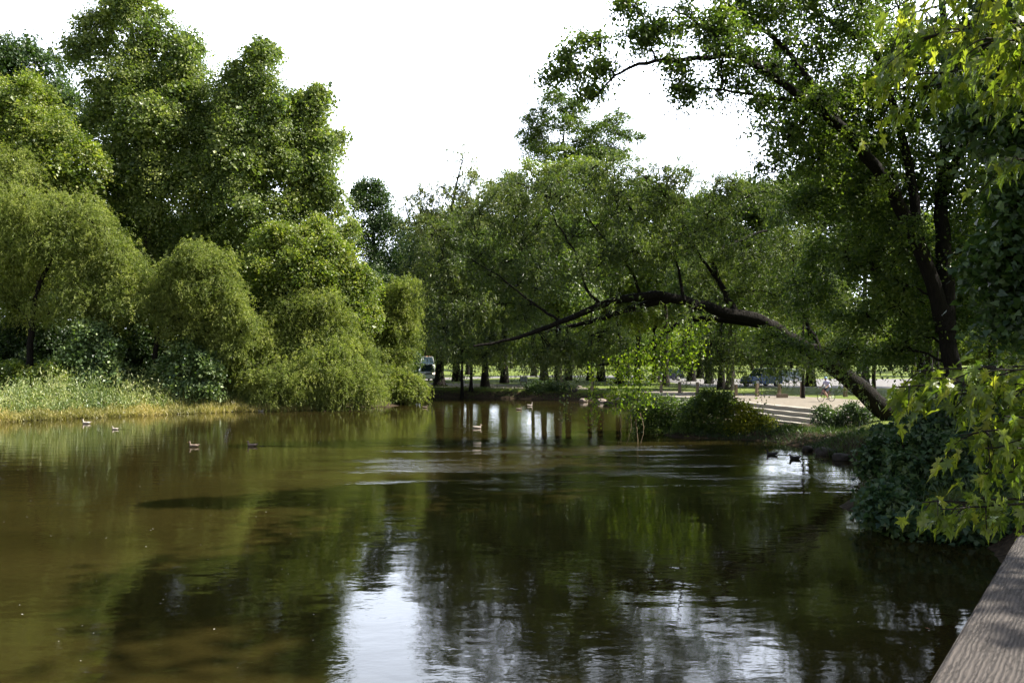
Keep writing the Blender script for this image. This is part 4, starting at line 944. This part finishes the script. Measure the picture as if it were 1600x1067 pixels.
def vehicle(name, label, cat, loc, rz, col, Lh=2.3, hw=.92, belt=1.02, roof=1.78, hood=1.15, wheel=.37, van=False, lit=False, pickup=False):
    """nose towards +x; Lh half length"""
    r = empty(name, loc, rz, label=label, cat=cat)
    paint = plain(name + '_paint', col, .22, .1, 0, 3, .04, .8)
    hx = Lh - hood
    prof = [(-Lh, .42), (-Lh + .03, belt - .1), (-Lh + .12, belt), (hx, belt + .02), (Lh - .18, belt - .08), (Lh, belt - .30), (Lh + .02, .45), (Lh - .1, .3)]
    xw = [-Lh * .62, Lh * .66]
    for cx in xw[::-1]:
        for k_ in range(7):
            a_ = math.pi * k_ / 6; prof.append((cx + math.cos(a_) * (wheel + .07), .3 + math.sin(a_) * (wheel + .05)))
    prof.append((-Lh + .08, .3))
    bm = bmesh.new(); prism(bm, prof, hw, lambda z: 1 - .04 * max(0, z - .6))
    es = [e for e in bm.edges if abs(abs(e.verts[0].co.y) - abs(e.verts[1].co.y)) < .08 and abs(e.verts[0].co.y - e.verts[1].co.y) < .2 and min(e.verts[0].co.z, e.verts[1].co.z) > .6]
    bmesh.ops.bevel(bm, geom=es, offset=.05, segments=2, affect='EDGES')
    body = link('body', bm_mesh('body', bm), paint, r)
    back = -Lh + .12 if not pickup else -Lh * .1
    cab = [(back, belt), (back + (.12 if van else .28), roof), (hx - (.45 if van else .75), roof), (hx + .05, belt + .01)]
    tp_ = lambda z: .96 - .16 * max(0, (z - belt) / (roof - belt))
    bm = bmesh.new(); prism(bm, cab, hw, tp_); link('cabin_glass', bm_mesh('cabin_glass', bm), GLASS, r)
    bm = bmesh.new(); x0, x1 = cab[1][0], cab[2][0]; bx(bm, ((x0 + x1) / 2, 0, roof + .02), (x1 - x0 + .1, hw * 1.62, .09), bev=.03); link('roof', bm_mesh('roof', bm), paint, r)
    for s_ in (-1, 1):
        def sp_(x, z, o_=.012): return Vector((x, s_ * (hw * tp_(z) + o_), z))
        pls = [[sp_(cab[0][0] + .03, belt), sp_(cab[1][0], roof)], [sp_(cab[3][0], belt), sp_(cab[2][0] + .02, roof)], [sp_((x0 + x1) / 2 - .1, belt), sp_((x0 + x1) / 2 - .1, roof)]]
        for pl in pls:
            v, q = tube_arrays([(pl, [.05, .05])], 6); link('pillar', np_mesh('pillar', v, q), paint, r)
        bm = bmesh.new(); bx(bm, (hx - .25, s_ * (hw + .12), belt + .10), (.12, .18, .14), bev=.03); link('mirror', bm_mesh('mirror', bm), BLK, r)
        bm = bmesh.new(); bx(bm, (Lh - .01, s_ * hw * .72, belt - .27), (.10, .34, .17), bev=.03); link('headlight', bm_mesh('headlight', bm), LIT if lit and s_ > 0 else LAMP, r)
        bm = bmesh.new(); bx(bm, (-.1, s_ * (hw + .004), belt - .16), (.2, .03, .04), bev=.008); link('door_handle', bm_mesh('door_handle', bm), BLK, r)
        for cx in xw:
            bm = bmesh.new(); bmesh.ops.create_cone(bm, cap_ends=True, segments=24, radius1=wheel, radius2=wheel, depth=.24)
            es = [e for e in bm.edges if abs(e.verts[0].co.z - e.verts[1].co.z) < .01]; bmesh.ops.bevel(bm, geom=es, offset=.04, segments=2, affect='EDGES')
            wq = link('wheel', bm_mesh('wheel', bm), TYRE, r); wq.location = (cx, s_ * (hw - .13), wheel); wq.rotation_euler = (R(90), 0, 0)
            bm = bmesh.new(); bmesh.ops.create_cone(bm, cap_ends=True, segments=20, radius1=wheel * .62, radius2=wheel * .55, depth=.26); ri = link('rim', bm_mesh('rim', bm), RIM, wq)
    bm = bmesh.new(); bx(bm, (Lh + .03, 0, belt - .30), (.06, hw * .95, .22), bev=.015)
    gr_ = link('grille', bm_mesh('grille', bm), BLK, r)
    for k_ in range(3):
        bm = bmesh.new(); bx(bm, (Lh + .065, 0, belt - .37 + .07 * k_), (.02, hw * .9, .02)); link('grille_bar', bm_mesh('grille_bar', bm), RIM, gr_)
    bm = bmesh.new(); bx(bm, (Lh + .06, 0, .46), (.16, hw * 1.94, .24), bev=.05); link('bumper', bm_mesh('bumper', bm), BLK if not van else paint, r)
    return r
def on_road(px, py, z=.912):
    D_ = (CAM_Z - z) * F / (py - 560); return ((px - 800) / F * D_, D_, z)
vehicle('parked_car', 'blue off-road car parked facing left, seen under the leaning willow', 'car', on_road(1190, 603.5), R(208), (.018, .075, .26), roof=1.95, belt=1.15, hood=1.35, wheel=.42)
vehicle('parked_car', 'grey-blue car parked behind the blue one', 'car', on_road(1222, 598.0), R(200), (.13, .16, .20), roof=1.65)
vehicle('parked_car', 'dark low car parked on the lawn road right of the hanging vines', 'car', on_road(1041, 594), R(190), (.03, .035, .07), roof=1.5, belt=.92)
vehicle('van', 'white van with one headlight glowing, behind the tip of the left bank', 'van', on_road(664, 594.5), R(-72), (.62, .68, .70), Lh=2.5, hw=1.0, belt=1.3, roof=2.25, hood=.95, van=True, lit=True)
t_ = vehicle('utility_truck', 'white and orange work truck behind the white van', 'truck', on_road(665, 588.5), R(-75), (.72, .74, .74), Lh=3.0, hw=1.15, belt=2.1, roof=3.35, hood=.9, van=True, wheel=.5)
bm = bmesh.new(); bx(bm, (-1.9, .75, 2.85), (1.4, .85, 1.3), bev=.06); link('orange_box', bm_mesh('orange_box', bm), plain('orange_paint', (.65, .20, .04), .4), t_)

# ---------------------------------------------------------------- cyclist
SKIN = plain('skin', (.42, .26, .18), .55, 0, 0, 20, .06); SHIRT = plain('lavender_cloth', (.48, .46, .66), .85, 0, .004, 14, .08)
SHORT = plain('dark_cloth', (.03, .045, .06), .85, 0, .004, 14, .1); CAP = plain('blue_helmet', (.16, .30, .50), .4)
def blob(parts, voxel):
    """tubes (points, radii) and ellipsoids (centre, radii) merged into one continuous surface"""
    bm = bmesh.new()
    for p_ in parts:
        if isinstance(p_[0], list):
            pts, rad = p_
            for a_, c_, ra, rb in zip(pts[:-1], pts[1:], rad[:-1], rad[1:]):
                a_, c_ = Vector(a_), Vector(c_); d_ = c_ - a_
                mt = __import__('mathutils').Matrix.Translation((a_ + c_) / 2) @ d_.to_track_quat('Z', 'Y').to_matrix().to_4x4()
                bmesh.ops.create_cone(bm, cap_ends=True, segments=12, radius1=ra, radius2=rb, depth=d_.length, matrix=mt)
            for a_, ra in zip(pts, rad):
                bmesh.ops.create_uvsphere(bm, u_segments=12, v_segments=8, radius=ra, matrix=__import__('mathutils').Matrix.Translation(Vector(a_)))
        else:
            c_, rr = p_
            mt = __import__('mathutils').Matrix.Translation(Vector(c_)) @ __import__('mathutils').Matrix.Diagonal((*rr, 1))
            bmesh.ops.create_uvsphere(bm, u_segments=16, v_segments=12, radius=1, matrix=mt)
    return bm, voxel
def blob_obj(name, parts, voxel, mat, parent):
    bm, vx = blob(parts, voxel); o = link(name, bm_mesh(name, bm, True), mat, parent)
    md = o.modifiers.new('merge', 'REMESH'); md.mode = 'VOXEL'; md.voxel_size = vx; md.use_smooth_shade = True
    sm_ = o.modifiers.new('soften', 'SMOOTH'); sm_.factor = .5; sm_.iterations = 3
    return o
cx, cy, cz = on_road(1291, 627.5); BR = R(205)
bk = empty('bicycle', (cx, cy, cz), BR, label='bicycle with slim tyres ridden along the gravel path', cat='bicycle')
FRM = plain('bicycle_frame', (.25, .10, .14), .35, .3)
for nm, wx in (('front_wheel', .52), ('rear_wheel', -.52)):
    ring = [Vector((wx + math.cos(t) * .33, 0, .345 + math.sin(t) * .33)) for t in np.linspace(0, 2 * math.pi, 29)]
    v, q = tube_arrays([(ring, [.02] * 29)], 8); wo = link('wheel', np_mesh('wheel', v, q, smooth=True), TYRE, bk)
    sp_ = [([Vector((wx, 0, .345)), Vector((wx + math.cos(t) * .32, 0, .345 + math.sin(t) * .32))], [.004, .004]) for t in np.linspace(0, 2 * math.pi, 15)[:-1]]
    v, q = tube_arrays(sp_, 4); link('spokes', np_mesh('spokes', v, q), RIM, wo)
fr_ = [([(-.12, 0, .30), (-.24, 0, .86)], .018), ([(-.12, 0, .30), (.36, 0, .76)], .02), ([(-.22, 0, .78), (.35, 0, .86)], .018), ([(.33, 0, .92), (.40, 0, .70), (.52, 0, .345)], .017),
       ([(-.12, 0, .30), (-.52, 0, .345)], .012), ([(-.22, 0, .78), (-.52, 0, .345)], .011)]
v, q = tube_arrays([([Vector(p_) for p_ in a_], [r__] * len(a_)) for a_, r__ in fr_], 8); link('frame', np_mesh('frame', v, q, smooth=True), FRM, bk)
v, q = tube_arrays([([Vector((.30, -.28, 1.0)), Vector((.36, -.12, .98)), Vector((.34, 0, .93)), Vector((.36, .12, .98)), Vector((.30, .28, 1.0))], [.014] * 5)], 8); link('handlebar', np_mesh('handlebar', v, q, smooth=True), BLK, bk)
bm = bmesh.new(); bx(bm, (-.26, 0, .90), (.26, .14, .06), bev=.02); link('saddle', bm_mesh('saddle', bm), BLK, bk)
v, q = tube_arrays([([Vector((-.12, .02, .30)), Vector((-.04, .08, .17)), Vector((-.04, .17, .17))], [.014] * 3), ([Vector((-.12, -.02, .30)), Vector((-.20, -.08, .43)), Vector((-.20, -.17, .43))], [.014] * 3)], 6)
link('pedals', np_mesh('pedals', v, q), BLK, bk)
pr = empty('person', (cx, cy, cz), BR, label='cyclist in a lavender shirt and dark shorts riding along the path', cat='person')
body = []
hip = Vector((-.22, 0, 1.0)); neck = Vector((.02, 0, 1.47))
body += [([tuple(hip), tuple(hip.lerp(neck, .4)), tuple(hip.lerp(neck, .82)), tuple(neck)], [.135, .125, .14, .065]), ([tuple(neck), (.05, 0, 1.56)], [.055, .05])]
body += [((.07, 0, 1.655), (.098, .078, .118)), ((.165, 0, 1.645), (.022, .014, .02)), ((.06, .08, 1.65), (.018, .012, .03)), ((.06, -.08, 1.65), (.018, .012, .03)), ((.13, 0, 1.585), (.035, .03, .025)), ((.155, 0, 1.605), (.012, .022, .007))]
body += [((.148, .03, 1.665), (.014, .013, .009)), ((.148, -.03, 1.665), (.014, .013, .009))]
for s_ in (-1, 1):
    body.append(([(-.02, s_ * .13, 1.41), (-.02, s_ * .19, 1.39), (.06, s_ * .25, 1.15), (.27, s_ * .27, 1.03)], [.06, .055, .042, .028]))
    body.append(([(.27, s_ * .27, 1.03), (.32, s_ * .265, 1.02)], [.036, .03]))
    for f_ in range(4):
        yo = s_ * (.235 + .02 * f_); ll = [.9, 1.0, .95, .78][3 - f_]
        body.append(([(.315, yo, 1.035), (.345 + .01 * ll, yo, 1.02), (.352, yo, .99), (.33, yo, .972 + .01 * (1 - ll))], [.0105, .010, .009, .008]))
    body.append(([(.28, s_ * .235, 1.01), (.30, s_ * .215, .985), (.325, s_ * .21, .975)], [.013, .011, .009]))
    kn, an = ((.22, s_ * .11, .66), (-.03, s_ * .11, .26)) if s_ > 0 else ((.16, s_ * .11, .82), (-.18, s_ * .11, .52))
    body.append(([(-.2, s_ * .09, .97), kn, (kn[0] * .55 + an[0] * .45 - .03, kn[1], kn[2] * .6 + an[2] * .4), an], [.088, .056, .054, .036]))
    body.append(([an, (an[0] - .04, an[1], an[2] - .05), (an[0] + .13, an[1], an[2] - .065)], [.036, .038, .028]))
blob_obj('body', body, .009, SKIN, pr)
sh = [([tuple(hip + Vector((0, 0, .02))), tuple(hip.lerp(neck, .4)), tuple(hip.lerp(neck, .82)), tuple(neck - Vector((0, 0, .02)))], [.155, .148, .160, .075])]
st = [([(-.22, 0, .98), (-.22, 0, 1.02)], [.152, .15])]
for s_ in (-1, 1):
    sh.append(([(-.02, s_ * .12, 1.41), (-.02, s_ * .19, 1.40), (.03, s_ * .235, 1.24)], [.075, .072, .06]))
    kn = (.22, s_ * .11, .66) if s_ > 0 else (.16, s_ * .11, .82); a_ = Vector((-.2, s_ * .09, .97)); st.append(([tuple(a_), tuple(a_.lerp(Vector(kn), .75))], [.112, .084]))
blob_obj('shirt', sh, .014, SHIRT, pr); blob_obj('shorts', st, .014, SHORT, pr)
blob_obj('helmet', [((.055, 0, 1.70), (.125, .10, .085))], .012, CAP, pr)
blob_obj('shoe', [([(-.08, .11, .205), (.10, .11, .195)], [.045, .038])], .010, BLK, pr); blob_obj('shoe', [([(-.24, -.11, .465), (-.06, -.11, .455)], [.045, .038])], .010, BLK, pr)

# ---------------------------------------------------------------- ducks
DUCK = plain('duck_brown', (.20, .15, .11), .8, 0, .01, 26, .4); DUCKD = plain('duck_dark', (.030, .027, .024), .7, 0, .01, 20, .3); DUCKP = plain('duck_pale', (.50, .43, .36), .8, 0, .01, 20, .2)
BILL = plain('bill', (.35, .20, .05), .5)
def duck(px, py, head, mat, label, s=1.0, wake=0, rz=None, group='ducks swimming on the pond', upright=1.0):
    D_ = CAM_Z * F / (py - 560); x = (px - 800) / F * D_
    rz_ = (math.pi if head < 0 else 0) if rz is None else rz
    r = empty('duck', (x, D_, 0), rz_, label=label, cat='duck', group=group)
    b_ = [((0, 0, .05), (.21, .105, .085)), ((-.10, 0, .07), (.16, .09, .075)), ((.12, 0, .06), (.12, .092, .085)),
          ([(-.16, 0, .08), (-.25, 0, .115), (-.30, 0, .13)], [.06, .035, .018]),
          ([(.17, 0, .09), (.20, 0, .15 * upright), (.205, 0, .22 * upright)], [.062, .042, .036]), ((.22, 0, .245 * upright), (.056, .040, .042)), ([(.25, 0, .24 * upright), (.285, 0, .232 * upright)], [.022, .014])]
    for s_ in (-1, 1): b_.append(((-.05, s_ * .085, .075), (.15, .03, .055)))
    bb = blob_obj('body', b_, .012, mat, r)
    bm = bmesh.new(); bx(bm, (.315, 0, .228 * upright), (.075, .032, .016), bev=.006); link('bill', bm_mesh('bill', bm), BILL, r)
    r.scale = (s * .88, s * .88, s * .88)
    if wake:
        # low V of ripples behind the bird
        nx = 46; ny = 15; V_, Q_ = [], []
        for i in range(nx + 1):
            for j in range(ny + 1):
                u_ = i / nx; v_ = j / ny * 2 - 1; wd = .10 + .10 * u_
                fade = (1 - u_) * (1 - abs(v_)) ** .6
                V_.append((-.25 - u_ * wake, v_ * wd, .008 + .022 * fade * (.5 + .5 * math.sin(u_ * wake * 24 + abs(v_) * 6 + 2 * math.sin(u_ * 31)))))
        for i in range(nx):
            for j in range(ny):
                a_ = i * (ny + 1) + j; Q_.append((a_, a_ + 1, a_ + ny + 2, a_ + ny + 1))
        link('wake', np_mesh('wake', V_, Q_, smooth=True), WATER, r)
    return r
duck(135, 662, -1, DUCKP, 'pale duck facing left, nearest to the reeds at the far left', 1.1)
duck(180, 671, -1, DUCKP, 'small pale duck low in the water, second from the left', .75, 1.2)
duck(303, 698, -1, DUCK, 'brown duck facing left, third from the left')
duck(394, 697, -1, DUCK, 'brown duck facing left with a thin wake, fourth from the left', 1.0, 2.6)
duck(746, 669, 1, DUCKP, 'pale duck facing right that pulls a long bright wake in mid pond', 1.0, 3.0, upright=.9)
duck(811, 640, 1, DUCK, 'tiny brown duck far out near the far shore, left of the white bird', .95)
duck(828, 634, 1, DUCKP, 'white-breasted bird sitting upright near the far shore', .95, upright=1.3)
duck(600, 633, -1, DUCK, 'duck in the shade right of the leaning willow bush', 1.0)
duck(664, 637, 1, DUCK, 'duck just off the low bush at the tip of the left bank', .9)
duck(408, 643, 1, DUCKP, 'pale duck resting at the foot of the leaning willow bush', .9)
duck(1206, 711, -1, DUCKD, 'dark duck with its head up, left of the pair under the right bank', 1.0, 1.2)
duck(1242, 717, -1, DUCKD, 'dark duck trailing a white wake, right of the pair under the right bank', 1.0, 2.2, upright=.8)
# drifting seed fluff and bits of foam (uncountable)
nf = 420; fx = rng.uniform(-22, 12, nf); fy = 10 + 40 * rng.random(nf) ** 1.6; ok = shore_dist(fx, fy) < -.5; fx, fy = fx[ok], fy[ok]
th_ = rng.uniform(0, 6.28, len(fx))
V, Fc, Tn = place(RHOMB, np.stack([fx, fy, np.full(len(fx), .006)], 1), np.stack([np.cos(th_), np.sin(th_), 0 * th_], 1), np.tile([0., 0, 1], (len(fx), 1)), rng.uniform(.012, .045, len(fx)), rng.uniform(.01, .03, len(fx)))
tag(link('floating_fluff', np_mesh('floating_fluff', V, Fc), plain('fluff', (.5, .47, .38), .8)), 'tiny pale flecks of seed fluff and foam drifting on the pond', 'fluff', kind='stuff')
# floating leaf
D_ = CAM_Z * F / (983 - 560)
V, Fc, Tn = place(MAPLE, np.array([[0., 0, 0]]), np.array([[1., .2, 0]]), np.array([[0., 0, 1]]), np.array([.085]), np.array([.05]))
o = link('fallen_leaf', np_mesh('fallen_leaf', V, Fc), plain('dry_leaf', (.32, .13, .04), .7)); o.location = ((1447 - 800) / F * D_, D_, .02)
tag(o, 'small orange fallen leaf floating near the timber rail', 'leaf')

# ---------------------------------------------------------------- the timber rail by the camera
m, N, L, p = mat_new('weathered_timber')
t = N.new('ShaderNodeTexCoord')
mp0 = N.new('ShaderNodeMapping'); mp0.inputs['Scale'].default_value = (1.0, 5.0, 5.0); L.new(t.outputs['Object'], mp0.inputs[0])
nd = N.new('ShaderNodeTexNoise'); nd.inputs['Scale'].default_value = 2.2; nd.inputs['Detail'].default_value = 4; L.new(mp0.outputs[0], nd.inputs['Vector'])
wv_ = N.new('ShaderNodeTexWave'); wv_.wave_type = 'BANDS'; wv_.bands_direction = 'Y'; wv_.inputs['Scale'].default_value = 34; wv_.inputs['Distortion'].default_value = 7
wv_.inputs['Detail'].default_value = 3; wv_.inputs['Detail Scale'].default_value = .9
mp1 = N.new('ShaderNodeMapping'); mp1.inputs['Scale'].default_value = (.22, 1, 1); L.new(t.outputs['Object'], mp1.inputs[0]); L.new(mp1.outputs[0], wv_.inputs['Vector'])
fn = N.new('ShaderNodeTexNoise'); fn.inputs['Scale'].default_value = 60; fn.inputs['Detail'].default_value = 6; fn.inputs['Roughness'].default_value = .7
mp2 = N.new('ShaderNodeMapping'); mp2.inputs['Scale'].default_value = (.35, 2.2, 1); L.new(t.outputs['Object'], mp2.inputs[0]); L.new(mp2.outputs[0], fn.inputs['Vector'])
vo = N.new('ShaderNodeTexVoronoi'); vo.feature = 'DISTANCE_TO_EDGE'; vo.inputs['Scale'].default_value = 26
mp3 = N.new('ShaderNodeMapping'); mp3.inputs['Scale'].default_value = (.22, 1.6, 1); L.new(t.outputs['Object'], mp3.inputs[0])
mxv = N.new('ShaderNodeMix'); mxv.data_type = 'VECTOR'; mxv.inputs[0].default_value = .08; L.new(mp3.outputs[0], mxv.inputs[4]); L.new(fn.outputs['Color'], mxv.inputs[5]); L.new(mxv.outputs[1], vo.inputs['Vector'])
ck = N.new('ShaderNodeMapRange'); ck.inputs[1].default_value = 0; ck.inputs[2].default_value = .035; L.new(vo.outputs[0], ck.inputs[0])
ad1 = N.new('ShaderNodeMix'); ad1.data_type = 'FLOAT'; ad1.inputs[0].default_value = .70; L.new(wv_.outputs['Fac'], ad1.inputs[2]); L.new(fn.outputs[0], ad1.inputs[3])
cr = N.new('ShaderNodeValToRGB'); cr.color_ramp.elements[0].position = .15; cr.color_ramp.elements[0].color = (.020, .017, .0155, 1); cr.color_ramp.elements[1].position = .85; cr.color_ramp.elements[1].color = (.115, .096, .083, 1)
L.new(ad1.outputs[0], cr.inputs[0])
mk = N.new('ShaderNodeMix'); mk.data_type = 'RGBA'; mk.inputs[6].default_value = (.03, .024, .02, 1); L.new(ck.outputs[0], mk.inputs[0]); L.new(cr.outputs[0], mk.inputs[7])
L.new(mk.outputs[2], p.inputs['Base Color']); p.inputs['Roughness'].default_value = .8; p.inputs['Specular IOR Level'].default_value = .3
hb = N.new('ShaderNodeMath'); hb.operation = 'MULTIPLY'; L.new(ad1.outputs[0], hb.inputs[0]); L.new(ck.outputs[0], hb.inputs[1])
b = N.new('ShaderNodeBump'); b.inputs['Distance'].default_value = .004; L.new(hb.outputs[0], b.inputs['Height']); L.new(b.outputs[0], p.inputs['Normal'])
TIMBER = m
dirv = Vector((.61, .793, 0)).normalized(); yaw = math.atan2(dirv.y, dirv.x)
endp = Vector((1.724, 2.714, 3.40))                  # left corner of the rail's far end
rl = empty('timber_rail', (endp.x, endp.y, 0), yaw, label='weathered grey timber rail of the deck in the lower right corner', cat='railing')
# local: x along the rail (far end at 0), y to its left
W_ = .36; Ln = 4.2; TH = .14
bm = bmesh.new()
cut = W_ * math.tan(math.pi / 2 - yaw) * -1
prof = [(-Ln, 0), (0, 0), (W_ * math.cos(yaw) / math.sin(yaw), -W_), (-Ln, -W_)]
A = [bm.verts.new((x, y, 3.40 - TH)) for x, y in prof]; B = [bm.verts.new((x, y, 3.40)) for x, y in prof]
bm.faces.new(A); bm.faces.new(B[::-1])
for i in range(4): bm.faces.new((A[i], A[(i + 1) % 4], B[(i + 1) % 4], B[i]))
bmesh.ops.recalc_face_normals(bm, faces=bm.faces)
bmesh.ops.bevel(bm, geom=[e for e in bm.edges], offset=.007, segments=2, affect='EDGES')
link('top_beam', bm_mesh('top_beam', bm), TIMBER, rl)
for xx in (-.25, -2.1, -3.95):
    bm = bmesh.new(); bx(bm, (xx, -W_ / 2, (3.40 - TH + 2.45) / 2), (.16, .16, 3.40 - TH - 2.45), bev=.008); link('post', bm_mesh('post', bm), TIMBER, rl)
bm = bmesh.new(); bx(bm, (-2.1, -W_ / 2 + .10, 2.85), (4.1, .04, .14), bev=.006); link('lower_rail', bm_mesh('lower_rail', bm), TIMBER, rl)
dk = empty('deck', (endp.x, endp.y, 0), yaw, label='plank deck behind the timber rail', cat='deck')
for i in range(16):
    bm = bmesh.new(); bx(bm, (-Ln + .13 + i * .262, -1.5, 2.42), (.25, 3.1, .05), bev=.005); link('plank', bm_mesh('plank', bm), TIMBER, dk)
for xx in (-3.9, -.3):
    for yy in (-.3, -2.8):
        bm = bmesh.new(); bx(bm, (xx, yy, .85), (.2, .2, 3.08), bev=.01); link('pile', bm_mesh('pile', bm), TIMBER, dk)
